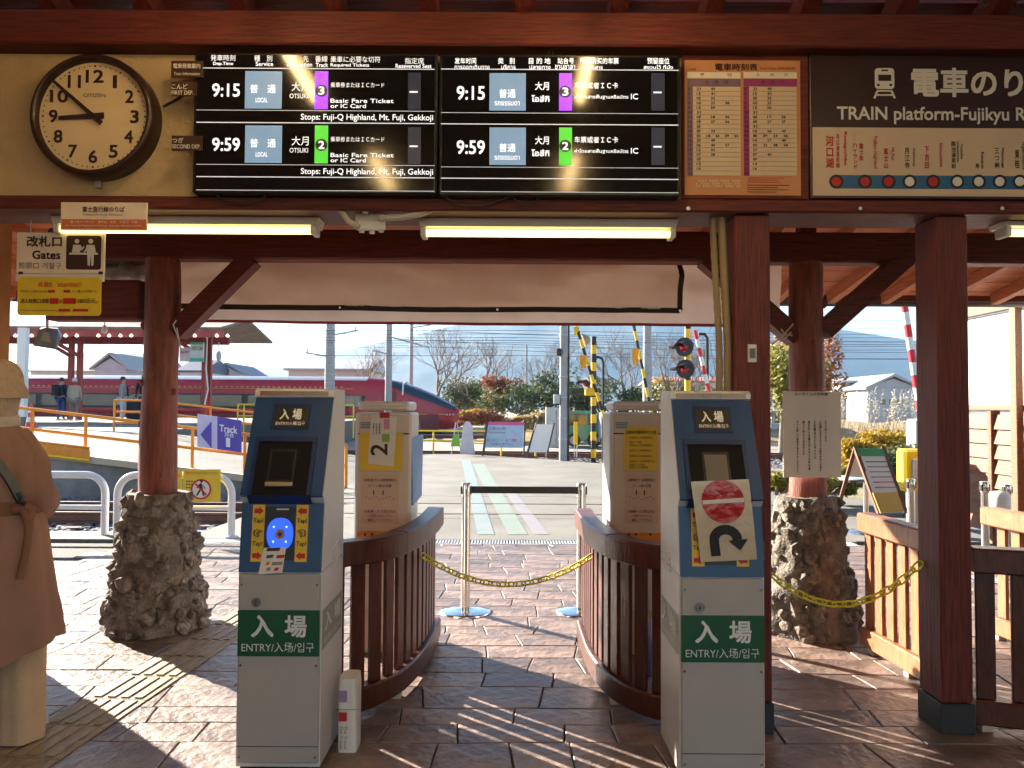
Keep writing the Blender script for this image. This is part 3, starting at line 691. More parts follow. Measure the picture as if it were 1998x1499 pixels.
# junction box with conduits
jb = thing('junction_box', 'white junction box with grey conduits under the departure displays', 'junction box', at(725,440,3.34))
prect(jb,'box',(692,414,748,446),3.33,.05,mat('white plastic',(.6,.55,.46),.45,.06,5),.005)
prect(jb,'cover',(698,430,752,449),3.318,.012,WHITEV,.004)
for x,y in ((706,445),(726,447),(744,444)): MB().cyl(at(x,y,3.335),at(x,y+9,3.335),.012,10).build('gland', WHITEV, jb, True)
CT = mat('grey conduit',(.5,.46,.4),.5,.08,6)
for pts in ([(662,384),(664,408),(680,432),(700,444)],[(716,384),(716,402),(712,418)],[(742,426),(785,424),(820,418),(858,402)]):
    MB().tube([at(x,y,3.30) for x,y in pts],.014,10).build('conduit', CT, jb, True)
def cable(pts, Y, r, label):
    tag(MB().tube([at(x,y,Y) for x,y in pts],r,6).build('cable', BLACK), label, 'cable')
cable([(420,378),(436,392),(470,396),(508,392),(520,380)],3.24,.005,'slack black cable under the first departure display')
cable([(868,384),(886,396),(920,400),(955,398),(990,386)],3.24,.005,'slack black cable under the second departure display near the conduit')
cable([(1000,384),(1012,396),(1036,398),(1052,386)],3.24,.004,'short black cable loop under the second departure display')
cable([(1068,108),(1072,99),(1080,101),(1078,108)],3.24,.003,'tiny black cable loop above the second departure display')
for i,x in enumerate((1343,1678,1955)):
    pz = at(x,407,3.265)
    tag(MB().cyl((pz.x,3.262,pz.z),(pz.x,3.272,pz.z),.009,10).build('steel_bolt', STEEL), ('steel bolt head on the trim beam by the timetable','steel bolt head on the trim beam above the chain gap','steel bolt head on the trim beam by the end lamp')[i], 'bolt')
# ceiling lamps seen reflected in the displays, then unseen ones added to brighten the interior
for k,(x,y0,y1) in enumerate(((-1.05,2.40,2.92),(-.92,.7,1.42),(.35,2.42,2.95),(.40,.72,1.46),(-.95,-1.6,-.6),(.4,-1.6,-.6),(2.0,-1.6,-.6),(2.0,.5,1.5))):
    l = thing('ceiling_lamp', ('lit ceiling tube lamp reflected high in the first display','lit ceiling tube lamp reflected low in the first display','lit ceiling tube lamp reflected high in the second display','lit ceiling tube lamp reflected low in the second display','unseen fill tube lamp added at the back above the first gate','unseen fill tube lamp added at the back above the no entry gate','unseen fill tube lamp added at the back above the chain gap','unseen fill tube lamp added above the chain gap')[k], 'lamp', (x,(y0+y1)/2,3.0), group='ceiling lamps reflected in the displays')
    hh = (y1-y0)/2
    MB().cyl((0,-hh,0),(0,hh,0),.02,10).build('tube', TUBEC, l); MB().cbox((-.05,-hh-.04,.03),(.05,hh+.04,.08),.006).build('housing', LAMPB, l)
    MB().cyl((0,0,.08),(0,0,zr((y0+y1)/2)-3.0),.008,6).build('rod', GALV, l)

# ================================================================== GATES AND FENCES
# ---- IC gates: a column with a leaning blue head
GW = .158
PA, PB, PC, PD = (0,.747), (.028,1.005), (.0,1.035), (.165,1.405)
def face(P0, P1):
    d = Vector((0,P1[0]-P0[0],P1[1]-P0[1])); nrm = Vector((0,-d.z,d.y)).normalized()
    return lambda x, t, off=0: Vector((x,P0[0],P0[1])) + d*t + nrm*off
UF, LF = face(PC, PD), face(PA, PB)
def frect(fn, x0, x1, t0, t1, off, th, mb=None):
    mb = mb or MB(); a = [fn(x0,t0,off),fn(x1,t0,off),fn(x1,t1,off),fn(x0,t1,off)]; b = [fn(x0,t0,off+th),fn(x1,t0,off+th),fn(x1,t1,off+th),fn(x0,t1,off+th)]
    return mb.add(a+b,[(0,1,2,3),(7,6,5,4),(0,1,5,4),(1,2,6,5),(2,3,7,6),(3,0,4,7)])
def ftext(parent, fn, s, x0, x1, t0, t1, off, m, b=.01):
    O = fn(x0,t0,off); return lettering(parent, s, O, fn(x1,t0,off)-O, fn(x0,t1,off)-O, m, b, world=False)
LCD = mat('olive display', (.035,.032,.014), .3, .1, 6)
LCDT = mat('display lettering', (.5,.44,.33), .5, .05, 6, emit=.05, ecol=(1,.85,.6))
CLEAR = mat('smoked lid', (.3,.15,.07), .12, .15, 6, spec=.6)
SIDE = mat('pale side sheet metal', (.66,.66,.65), .32, .08, 1.5)
def ic_gate(loc, label, side, covered):
    g = thing('ticket_gate', label, 'ticket gate', loc, 0)
    D = .37
    prof = [(.012,.02),(.012,.747),(.04,1.0),(.012,1.035),(.175,1.405),(.20,1.425),(D,1.425),(D,.02)]
    MB().prism(prof,'x',-GW,GW).build('cabinet', SIDE, g)
    MB().cbox((-GW+.004,0,.035),(GW-.004,.02,.742),.006).build('lower_door', GREYP, g)
    MB().box((-GW+.01,.03,0),(GW-.01,D-.02,.02)).build('plinth', BLACK, g)
    # blue head: two slabs
    hd = frect(LF,-GW+.003,GW-.003,.0,1.0,-.03,.03); 
    hd.build('reader_panel', BLUEP, g)
    frect(UF,-GW+.003,GW-.003,0,1.005,-.03,.03).build('head_panel', BLUEP, g)
    # lid
    lid = MB()
    x = GW-.001; pr = [(.16,1.412),(.16,1.43),(.172,1.441),(.19,1.444),(D-.01,1.444),(D,1.435),(D,1.412)]
    lid.prism(pr,'x',-x,x).build('lid', SIDE, g)
    MB().box((-x+.02,.1585,1.415),(x-.02,.165,1.434)).build('lid_window', CLEAR, g)
    for xx in (-.03,.035): MB().box((xx,.1575,1.415),(xx+.002,.164,1.434)).build('lid_divider', INKBR, g)
    # display
    frect(UF,-.078,.072,.66,.935,.0,.004).build('display_frame', BLUED, g)
    frect(UF,-.066,.062,.69,.9,.0045,.001).build('display', LCD, g)
    ftext(g,UF,'入 場',-.046,.04,.765,.88,.007,LCDT,.02); ftext(g,UF,'ENTRY/入場/입구',-.058,.056,.705,.745,.007,LCDT,.005)
    # recess with its frame
    RB = mat('black recess',(.008,.007,.007),.6,.2,8,spec=.2)
    fr = MB()
    for a in ((-.128,.113,.535,.585),(-.128,-.112,.0,.535),(.097,.113,.0,.535)): frect(UF,*a,.0,.008,fr)
    fr.build('recess_frame', BLUED, g)
    frect(UF,-.112,.097,.0,.535,.0,.002).build('recess_panel', RB, g)
    frect(UF,-.062,.042,.12,.46,.002,.006).build('ticket_slot', mat('dark slot frame',(.02,.016,.016),.3,.2,8), g)
    frect(UF,-.052,.032,.15,.43,.008,.0015).build('slot_face', mat('grey slot face',(.16,.14,.12),.35,.1,8) if covered else RB, g)
    if not covered: frect(UF,-.062,.042,.085,.12,.002,.014).build('slot_lip', mat('slot lip',(.4,.3,.2),.4,.1,8), g)
    MB().add([UF(-.128,.0,.008),UF(.113,.0,.008),LF(.113,.98,.004),LF(-.128,.98,.004)],[(0,1,2,3)]).build('recess_sill', BLUED, g)
    # reader
    frect(LF,-.062,.05,.17,.94,.0,.003).build('reader_plate', BLACK, g)
    frect(LF,-.022,.025,.895,.915,.003,.0012).build('reader_light', PAPER, g)
    ov = []
    for i in range(28):
        a = 2*math.pi*i/28; ov.append(LF(-.004+.05*math.copysign(abs(math.cos(a))**.85,math.cos(a)), .545+.235*math.copysign(abs(math.sin(a))**.85,math.sin(a)), .004))
    ov2 = [p+Vector((0,-.0025,.0003)) for p in ov]
    MB().rings([ov,ov2]).build('reader_ring', LEDRING, g)
    for r_, m_, o_ in ((.019,mat('reader badge',(.42,.24,.18),.5,.1,8),.0075),(.009,BLUED,.0085)):
        c = [LF(-.004+r_*math.cos(a), .545+r_/.26*math.sin(a), o_) for a in [2*math.pi*i/18 for i in range(18)]]
        MB().add(c,[tuple(range(18))]).build('reader_mark', m_, g)
    for i in range(4):
        a = R(45+90*i); MB().add([LF(-.004+.034*math.cos(a)+.004*math.cos(b), .545+.15*math.sin(a)+.017*math.sin(b), .0072) for b in [k*math.pi/4 for k in range(8)]],[tuple(range(8))]).build('reader_dot', mat('pale blue dot',(.2,.35,.8),.5,.05,8,emit=.5,ecol=(.2,.4,1)), g)
    for sx in (-1,1):
        xa, xb = (-.112,-.066) if sx < 0 else (.054,.1)
        frect(LF,xa,xb,.15,.97,.0,.0025).build('tap_strip', PAPERY, g)
        xm = (xa+xb)/2; s_ = -sx
        for t in (.88,.235):
            pts = [(-.017,-.035),(.002,-.035),(.002,-.06),(.019,0),(.002,.06),(.002,.035),(-.017,.035)]
            MB().add([LF(xm+s_*p[0],t+p[1],.0035) for p in pts],[tuple(range(7))]).build('tap_arrow', INKR, g)
        for t in (.69,.36): ftext(g,LF,'Tap!',xm-.019,xm+.019,t,t+.085,.0035,INK,.02)
        ftext(g,LF,'☞' if sx < 0 else '☜',xm-.016,xm+.016,.5,.62,.0035,INK,.01)
    # green band and lettering on the door
    MB().box((-GW+.004,-.002,.434),(GW-.004,.0005,.606)).build('green_band', GREENB, g)
    lettering(g,'入',(-.103,-.004,.505),(.085,0,0),(0,0,.083),WHITEV,.03,world=False); lettering(g,'場',(.023,-.004,.505),(.083,0,0),(0,0,.083),WHITEV,.03,world=False)
    lettering(g,'ENTRY/入场/입구',(-.138,-.004,.45),(.272,0,0),(0,0,.036),WHITEV,.0,world=False)
    MB().cyl((-.085,.002,.636),(-.085,-.008,.636),.017,18).build('lock', STEEL, g); MB().box((-.087,-.0095,.628),(-.083,-.0078,.644)).build('keyhole', BLACK, g)
    for sx in (-1,1):
        for z in (.06,.40,.70): MB().cyl((sx*(GW-.016),.002,z),(sx*(GW-.016),-.0025,z),.0045,8).build('screw', STEEL, g)
    MB().box((-GW+.006,-.0008,.098),(GW-.006,.001,.1005)).build('door_seam', BLACK, g)
    # side band and louvres on the side that shows
    xs = side*(GW+.0012)
    MB().add([(xs,.02,.45),(xs,D-.02,.45),(xs,D-.02,.6),(xs,.02,.6)],[(0,1,2,3)]).build('side_band', mat('faded green band',(.2,.26,.2),.35,.1,6), g)
    y0 = .05 if side > 0 else D-.05; dy = (D-.1)*(1 if side > 0 else -1)
    lettering(g,'入 場',(xs+side*.0015,y0,.51),(0,dy,0),(0,0,.07),WHITEV,.03,world=False); lettering(g,'ENTRY/入场/입구',(xs+side*.0015,y0,.462),(0,dy,0),(0,0,.03),WHITEV,.0,world=False)
    for k in range(4): MB().bar((xs,.17,.80-k*.022),(xs,.27,.82-k*.022),.006,.01).build('louvre', WHITEV, g)
    MB().box((xs-.001,.004 if side>0 else .004,.748),(xs+.001,D,.751)).build('side_seam', GALV, g)
    return g
gl = ic_gate((-.872,2.92,0),'blue and grey entry ticket gate with bare glowing blue card reader',1,False)
gr = ic_gate((.787,2.88,0),'blue and grey entry ticket gate covered by a no entry paper',-1,True)
# sticker on the left gate
stk = thing('payment_sticker', 'small tilted white card sticker under the blue card reader', 'sticker', (-.872,2.92,.74))
def lq(x0,t0,x1,t1,x2,t2,x3,t3,off): return [LF(a,b,off)-Vector((0,0,.74)) for a,b in ((x0,t0),(x1,t1),(x2,t2),(x3,t3))]
MB().add(lq(-.078,-.03,.012,-.0,.022,.36,-.062,.35,.006)+lq(-.078,-.03,.012,-.0,.022,.36,-.062,.35,.007),[(0,1,2,3),(7,6,5,4),(0,1,5,4),(1,2,6,5),(2,3,7,6),(3,0,4,7)]).build('card', PAPER, stk)
q_ = hz(5)
for i,(x,t,w,m_) in enumerate(((-.052,.2,.026,mat('green logo',(.03,.09,.05),.5,.1,6)),(-.014,.2,.03,INKR),(-.052,.1,.014,INKO),(-.03,.1,.04,INKG),(-.05,.02,.016,INKG),(-.02,.02,.016,INKR),(-.052,.3,.05,INKBR))):
    MB().add(lq(x,t,x+w,t+.008,x+w+.003,t+.055,x+.003,t+.047,.0078),[(0,1,2,3)]).build('card_print', m_, stk)
# no entry paper taped on the right gate
nep = thing('no_entry_paper', 'crinkled no entry paper with red disc and black u-turn arrow', 'notice', (.787,2.88,.9))
pc = [(1348,940),(1461,935),(1477,1092),(1367,1097)]
YN = 2.862
C4 = [at(x,y,YN+(.012 if y>1000 else 0)) for x,y in pc]     # tl tr br bl
def PN(u, v, off=0):                # u across, v down
    p = (C4[0]*(1-u)+C4[1]*u)*(1-v) + (C4[3]*(1-u)+C4[2]*u)*v
    return p + Vector((0,-off-.006*math.sin(v*3.1)-.002*noise.noise((u*6,v*6,2)),0))
rows = [[PN(i/14,j/16) for i in range(15)] for j in range(17)]
MB().rings(rows,closed=False,cap=False).build('paper', mat('laminated paper',(.62,.52,.38),.22,.08,6,.35,bscale=18,spec=.6), nep, True)
def onP(pts, name, m, off): MB().add([PN(u,v,off) for u,v in pts],[tuple(range(len(pts)))]).build(name, m, nep, True)
W_,H_ = 113.,157.
disc = [(.51+42/W_*math.cos(a), .26-42/H_*math.sin(a)) for a in [2*math.pi*i/40 for i in range(40)]]
mbd = MB(); cen = PN(.51,.26,.003); mbd.add([PN(u,v,.003) for u,v in disc]+[cen],[(i,(i+1)%40,40) for i in range(40)]); mbd.build('red_disc', mat('glossy red',(.45,.012,.01),.2,.1,9,.3,bscale=20,spec=.7), nep, True)
onP([(.15,.235),(.87,.225),(.87,.275),(.15,.285)],'white_bar',PAPER,.005)
ar = MB(); O_=[];I_=[]
path = [(.28,.93),(.275,.8),(.275,.74)]+[(.275+.205-.205*math.cos(a), .735-.13*math.sin(a)) for a in [math.pi*k/10 for k in range(1,10)]]+[(.685,.74)]
ol=[];il=[]
for i,(u,v) in enumerate(path):
    a,b = path[max(0,i-1)],path[min(len(path)-1,i+1)]; d=Vector(((b[0]-a[0])*W_,(b[1]-a[1])*H_)).normalized(); nn=Vector((-d.y,d.x))*9.5
    ol.append(PN(u+nn.x/W_,v+nn.y/H_,.004)); il.append(PN(u-nn.x/W_,v-nn.y/H_,.004))
MB().rings([ol,il],closed=False,cap=False).build('u_turn_arrow', INK, nep, True)
onP([(.52,.745),(.87,.735),(.715,.875)],'arrow_head',INK,.004)
tap = thing('curled_label', 'curled cream label sticking out beside the no entry paper', 'label', at(1488,1075,2.95))
MB().rings([[at(1484+i*1.6,1062+9*j-i*1.2,2.93-.004*i*i*.3) for i in range(6)] for j in range(5)],closed=False,cap=False).build('slip', CREAM, tap, True)
tap = thing('curled_tape', 'curled cream strip low on the right side of the no entry gate', 'tape', at(1487,1370,2.95))
MB().rings([[at(1484+i*2*(1-.15*abs(j-2)),1350+11*j-i*2,2.95) for i in range(5)] for j in range(5)],closed=False,cap=False).build('slip', CREAM, tap, True)

# ---- exit machines seen from behind
EB = mat('beige back panel', (.64,.52,.41), .35, .06, 5)
def exit_gate(x0, x1, yt, label):
    Y0 = 4.32; X0 = at(x0,900,Y0).x; X1 = at(x1,900,Y0).x; zt = at(x0,yt,Y0).z; w = (X1-X0)/2
    g = thing('exit_gate', label, 'ticket gate', ((X0+X1)/2,Y0,0))
    MB().cbox((-w,0.006,.0),(w,.34,zt-.062),.008).build('cabinet', SIDE, g)
    MB().cbox((-w+.022,-.004,.02),(w-.012,.008,zt-.075),.004).build('back_panel', EB, g)
    MB().cbox((-w+.018,-.002,zt-.052),(w-.012,.33,zt),.012).build('lid', SIDE, g)
    MB().box((-w+.035,-.0045,zt-.045),(w-.03,.0,zt-.02)).build('lid_window', EB, g)
    MB().box((-w+.02,-.006,zt-.185),(w-.012,.0,zt-.178)).build('panel_seam', BLACK, g)
    MB().box((-w+.03,-.0075,zt-.155),(-w+.10,-.003,zt-.115)).build('vent', GALV, g)
    for k in range(4): MB().box((-w+.032,-.009,zt-.15+k*.009),(-w+.098,-.0074,zt-.147+k*.009)).build('vent_slat', BLACK, g)
    MB().box((-w+.022,-.006,.50),(w-.012,-.003,.68)).build('orange_band', mat('orange band',(.75,.26,.015),.4,.08,6), g)
    MB().cbox((-w+.03,-.012,.25),(w-.02,-.002,.47),.003).build('lower_hatch', SIDE, g)
    g['w'] = w; return g
e1 = exit_gate(692,802,783,'beige exit gate back with number two paper taped over it')
e2 = exit_gate(1190,1294,783,'beige exit gate back with a clear yellow notice')
YE = 4.32-.006
def papers(g, dx, two):
    yl = (703,845,785,918) if two else (1218,833,1283,918)
    prect(g,'notice_sleeve',(yl[0]-2,yl[1]-4,yl[2]+2,yl[3]+4),YE,.001,CREAM); prect(g,'yellow_notice',yl,YE-.001,.001,PAPERY)
    if not two:
        ptext(g,'自動券売機時刻の注意',(1222,840,1280,847),YE-.0022,INKBR,.01)
        for i,(y,w) in enumerate(((852,46),(861,24),(867,46),(877,44),(888,46),(898,50),(905,30),(910,36))): ptext(g,'係員がいる時間帯のみ'[:4+(w//8)],(1228,y,1228+w,y+4.5),YE-.0022,INKBR,.0)
    r = (704,925,778,1022) if two else (1219,925,1284,1022)
    prect(g,'white_notice',r,YE,.001,mat('pinkish paper',(.62,.44,.33),.5,.05,6))
    x0,x1 = r[0]+7,r[2]-6
    ptext(g,'自動車がいる時間帯の',(x0,934,x1,940),YE-.0012,INKBR,.01); ptext(g,'ピーっ音の位置',(x0+9,945,x1-8,951),YE-.0012,INKBR,.01)
    for f in (.28,.58): prect(g,'bar_mark',(x0+(x1-x0)*f,957,x0+(x1-x0)*f+2,966),YE-.0012,.0006,INK)
    dt = MB()
    for i in range(9): prect(None,'',(x0+i*(x1-x0)/9+1,968+(i*5)%7,x0+i*(x1-x0)/9+4,970+(i*5)%7),YE-.0012,.0006,None,mb=dt)
    dt.build('diagram', INKG, g, True)
    ptext(g,'お客様一人で見るのは',(x0,995,x1,1001),YE-.0012,INKBR,.01); ptext(g,'一回限りのみです。',(x0+5,1004,x1-6,1010),YE-.0012,INKR,.01); ptext(g,'確認してください。',(x0+6,1012,x1-6,1018),YE-.0012,INKBR,.01)
    rx = r[0]
    for f in (8,22,50): pdisc(g,'orange_band_figure',rx+f,1043,2.5,4.32-.008,.001,INK,10)
papers(e1,0,True); papers(e2,0,False)
p2 = thing('number_two_paper', 'white paper with a sideways number two taped on the exit gate', 'notice', at(745,900,YE-.004))
Y2 = YE-.004
MB().prism([(at(x,y,Y2).x,at(x,y,Y2).z) for x,y in ((718,905),(768,911),(775,813),(724,810))],'y',Y2,Y2+.001).build('paper', PAPER, p2, True)
X0,Z0,X1,Z1 = prc((723,866,756,889),Y2-.001); lettering(p2,'2',(X1,Y2-.001,Z0),(0,0,Z1-Z0),(X0-X1,0,0),INK,.02)
prect(p2,'red_tape',(741,805,760,816),Y2-.0012,.001,INKR); prect(p2,'pink_block',(749,818,760,838),Y2-.0012,.0006,mat('pink print',(.6,.25,.35),.5,.06,6)); prect(p2,'green_block',(745,847,760,863),Y2-.0012,.0006,mat('green print',(.25,.42,.1),.5,.06,6))
for i,(x,w) in enumerate(((727,3.4),(733,3),(739,3.4))):
    X0,Z0,X1,Z1 = prc((x,826,x+w,848),Y2-.001); lettering(p2,('のりば案内','時刻表示','発車番線')[i],(X1,Y2-.001,Z0),(0,0,Z1-Z0),(X0-X1,0,0),INK,.02)
bb = thing('blue_board', 'light blue plastic board leaning on the side of the exit gate', 'board', at(810,985,4.4))
BBM = mat('light blue board',(.1,.27,.62),.35,.12,5)
MB().add([at(800,856,4.34),at(823,848,4.6),at(821,965,4.6),at(803,986,4.34)]+[at(803,856,4.34),at(826,849,4.62),at(823,967,4.62),at(806,987,4.34)],[(0,1,2,3),(7,6,5,4),(0,1,5,4),(1,2,6,5),(2,3,7,6),(3,0,4,7)]).build('sheet', BBM, bb, True)
MB().add([at(1263,1205,3.95),at(1271,1205,4.0),at(1271,1374,4.0),at(1256,1374,3.95)]+[at(1266,1205,3.98),at(1273,1205,4.03),at(1273,1374,4.03),at(1259,1374,3.98)],[(0,1,2,3),(7,6,5,4),(0,1,5,4),(1,2,6,5),(2,3,7,6),(3,0,4,7)]).build('upright_blue_board', mat('deep blue board',(.02,.06,.42),.35,.12,5))
tag(bpy.data.objects['upright_blue_board'],'deep blue panel standing behind the slats of the fence by the no entry gate','board')

# ---- curved slatted fences
def spline(P, n):
    out = []
    P = [Vector(p) for p in P]; Q = [P[0]*2-P[1]]+P+[P[-1]*2-P[-2]]
    for i in range(1,len(Q)-2):
        for k in range(n):
            t = k/n; a,b,c,d = Q[i-1],Q[i],Q[i+1],Q[i+2]
            out.append(.5*((2*b)+(c-a)*t+(2*a-5*b+4*c-d)*t*t+(3*b-a-3*c+d)*t**3))
    out.append(P[-1]); return out
def ribbon(path, z0, z1, w, c=.008):
    rings = []
    for i,p in enumerate(path):
        t = (path[min(i+1,len(path)-1)]-path[max(i-1,0)]).normalized(); nn = Vector((-t.y,t.x,0))
        r = [(-w/2,z0+c),(-w/2+c,z0),(w/2-c,z0),(w/2,z0+c),(w/2,z1-c),(w/2-c,z1),(-w/2+c,z1),(-w/2,z1-c)]
        rings.append([(p.x+nn.x*a,p.y+nn.y*a,z) for a,z in r])
    return MB().rings(rings,smooth=False)
def fence(name, label, P, gap, sw, seed, group='slatted wooden fences', RAIL=RAIL):
    path = spline([(x,y,0) for x,y in P],10); c = path[0]
    f = thing(name, label, 'fence', (c.x,c.y,0), 0, group)
    k = len(path)//2 if len(path) > 24 else None
    if k:
        ribbon(path[:k+1],.675,.782,.1).build('handrail', RAIL, f, True); ribbon([Vector(p) for p in path[k:]],.677,.784,.1).build('handrail', RAIL, f, True)
    else: ribbon(path,.675,.782,.1).build('handrail', RAIL, f, True)
    ribbon(path,.03,.135,.075).build('bottom_rail', RAIL, f, True)
    L = [0]
    for a,b in zip(path,path[1:]): L.append(L[-1]+(b-a).length)
    s = sw/2+.01; 
    while s < L[-1]-sw*.4:
        i = max(j for j in range(len(L)) if L[j] <= s); i = min(i,len(path)-2)
        u = (s-L[i])/max(1e-6,L[i+1]-L[i]); p = path[i].lerp(path[i+1],u); t = (path[i+1]-path[i]).normalized()
        M = Matrix.Translation(p) @ Matrix.Rotation(math.atan2(t.y,t.x),4,'Z')
        MB().cbox((-sw/2,-.011,.1352),(sw/2,.011,.6748),.004).xf(M).build('slat', RAIL, f, True)
        s += sw+gap
    for q in (path[2],path[len(path)//2],path[-3]):
        MB().cbox((q.x-.025,q.y-.025,0),(q.x+.025,q.y+.025,.0298),.003).build('foot', CREAM, f, True)
    return f
fence('slatted_fence','curved slatted fence behind the gate with the blue reader',[(-1.0,3.36),(-.82,3.38),(-.66,3.47),(-.54,3.68),(-.475,4.0),(-.455,4.3),(-.45,4.58)],.03,.068,1)
fence('slatted_fence','curved slatted fence behind the no entry gate',[(.98,3.33),(.78,3.34),(.61,3.42),(.49,3.63),(.435,3.95),(.425,4.25),(.425,4.55)],.03,.068,2)
fence('slatted_fence','sunlit straight slatted fence behind the yellow chain gap',[(2.08,3.66),(2.06,4.0),(2.04,4.45)],.045,.072,3,RAIL=RAIL_SUN)
fence('slatted_fence','dark slatted fence in front at the right edge beside the pillar',[(2.0,3.36),(2.2,3.30),(2.45,3.27),(2.8,3.27)],.06,.075,4)
fence('slatted_fence','sunlit slatted fence far behind the right edge fence',[(3.1,3.9),(2.98,4.3),(2.93,4.75)],.045,.072,5,RAIL=RAIL_SUN)

# ---- chains of single links
LK = MB(); pth = []
for i in range(16):
    a = 2*math.pi*i/16; pth.append(Vector((.013*math.copysign(min(1,abs(math.cos(a))*1.2),math.cos(a))+.009*math.copysign(1,math.cos(a))*(abs(math.cos(a))>.3),.011*math.sin(a),0)))
rings = []
for i,p in enumerate(pth):
    t = (pth[(i+1)%16]-pth[i-1]).normalized(); nn = Vector((-t.y,t.x,0))
    rings.append([p+nn*.0034*math.cos(w)+Vector((0,0,.0034*math.sin(w))) for w in [k*math.pi/3 for k in range(6)]])
rings.append(rings[0]); rings = [[Vector(p)*1.36 for p in r] for r in rings]; LINK = LK.rings(rings,cap=False).mesh('chain_link', CHAIN)
def chain(p0, p1, sag, label):
    p0 = Vector(p0); p1 = Vector(p1); c = thing('plastic_chain', label, 'chain', p0, 0, 'yellow plastic chains')
    N_ = 400; pts = [p0.lerp(p1,i/N_)-Vector((0,0,sag*4*(i/N_)*(1-i/N_))) for i in range(N_+1)]
    L = [0]
    for a,b in zip(pts,pts[1:]): L.append(L[-1]+(b-a).length)
    n_ = int(L[-1]/.0425); j = 0
    for k in range(n_):
        s = (k+.5)*L[-1]/n_
        while L[j+1] < s: j += 1
        d = (pts[j+1]-pts[j]).normalized(); o = link('chain_link', LINK, c)
        o.rotation_mode = 'QUATERNION'; o.rotation_quaternion = (d.to_track_quat('X','Z').to_matrix() @ Matrix.Rotation(R(35+90*(k%2)),3,'X')).to_quaternion(); o.location = pts[j]-p0
    return c
chain(at(824,1083,4.0),at(1156,1084,4.0),.150,'yellow plastic chain between the two gate fences')
chain((at(1506,1122,3.42).x,3.42,at(1506,1122,3.42).z),(at(1797,1098,3.44).x,3.44,at(1797,1098,3.44).z),.155,'yellow plastic chain between the two square pillars')

# ---- stanchions
def stanchion(x, y, label, h=.865):
    s = thing('belt_stanchion', label, 'stanchion', (x,y,0), 0, 'steel belt stanchions')
    MB().lathe([(.172,0),(.172,.008),(.165,.013),(.09,.022),(.04,.03),(.03,.034)],36).build('base', CHROME, s)
    MB().cyl((0,0,.03),(0,0,h-.09),.03,20).build('post', STEEL, s)
    MB().lathe([(.032,h-.09),(.034,h-.088),(.034,h-.004),(.031,h),(.0001,h)],20).build('head', STEEL, s)
    MB().cbox((-.037,-.022,h-.075),(.037,.022,h-.02),.004).build('belt_slot', BLACK, s)
    return s
s1 = gnd(908,1194); s2 = gnd(1134,1194)
stanchion(s1.x,s1.y,'steel belt stanchion nearer the left curved fence'); stanchion(s2.x,s2.y,'steel belt stanchion nearer the no entry gate')
tag(MB().box((s1.x+.037,s1.y-.001,.795),(s2.x-.037,s1.y+.001,.842)).build('retractable_belt', mat('dark belt',(.012,.01,.01),.6,.2,8)),'dark retractable belt stretched between the two steel stanchions','belt')
for i,(px,py,Y) in enumerate(((1921,940,6.3),(1965,945,6.6),(1777,935,6.2))):
    q = at(px,py,Y); stanchion(q.x,Y,('steel stanchion left of the white cap by the plank fence','steel stanchion with a white cap by the plank fence','steel stanchion half hidden by the pillar beside the a-board')[i],h=max(.6,q.z))
q = at(1950,965,6.5); tag(MB().lathe([(.001,.0),(.07,-.01),(.085,-.05),(.085,-.12),(.08,-.16)],16).xf(Matrix.Translation((q.x,6.5,q.z+.03))).build('bollard_cover', WHITEV),'rounded white plastic cap hung between steel stanchions','cover')
# ---- paper bundle by the left gate
pk = thing('paper_bundle', 'white paper wrapped bundle with red print standing beside the gate', 'package', (-.648,3.15,0))
rb = []
for i in range(9):
    z = i*.29/8; w_ = .045*(1 if i<8 else .9); rb.append([(w_*.86*math.copysign(abs(math.cos(a))**.35,math.cos(a))+.002*noise.noise((a,z*8,1)),.055*math.copysign(abs(math.sin(a))**.35,math.sin(a))+.002*noise.noise((a,z*8,4)),z) for a in [2*math.pi*(j+.5)/16 for j in range(16)]])
MB().rings(rb,smooth=False).build('wrapper', PAPER, pk)
MB().box((-.035,-.0605,.2),(.0,-.058,.245)).build('mauve_patch', mat('mauve print',(.32,.22,.34),.5,.05,6), pk)
MB().box((-.032,-.0605,.125),(.0,-.058,.16)).build('red_patch', INKR, pk)
for k in range(2): lettering(pk,'The Travel',(-.026+k*.017,-.0615,.108),(0,0,-.09),(.011,0,0),INKG,.01,world=False)
MB().box((-.0445,-.0595,.17),(.0445,-.0585,.172)).build('fold', INKG, pk)

# ---- tactile strip
ts = thing('tactile_strip', 'worn yellow tactile guiding tiles crossing the paving beside the gate', 'tactile paving', (-1.86,3.37,0), -math.atan(.085))
for k in range(14):
    y = -.95+k*.303
    MB().cbox((-.149,y,.0005),(.149,y+.298,.006),.002).build('tile', TACT, ts)
    for j in range(4): MB().cbox((-.118+j*.066,y+.012,.006),(-.08+j*.066,y+.286,.0115),.002).build('guide_bar', TACT, ts)

# ---- notice on the column
nb = thing('column_notice', 'cream paper notice with vertical Japanese lines tied to the log column', 'notice', at(1584,932,4.70))
prect(nb,'board',(1528,764,1641,932),4.70,.006,PAPER,.001)
ptext(nb,'もいちくんの豆知識',(1551,766,1615,772),4.698,INKBR,.02)
for i,(x,y1_,s) in enumerate(((1609,862,'みなさんは知っていますか'),(1599,920,'この地にはもうひとつの駅名があった事を'),(1588,896,'その駅はどこにあったか'),(1577,918,'昔むかしの富士のふもとの町の事'),(1566,888,'調べて歩いてみませんか'),(1554,922,'きっと新しい発見があるかもしれません'))):
    ptext(nb,'\n'.join(s),(x,821,x+4.2,y1_),4.698,INKBR,.03)

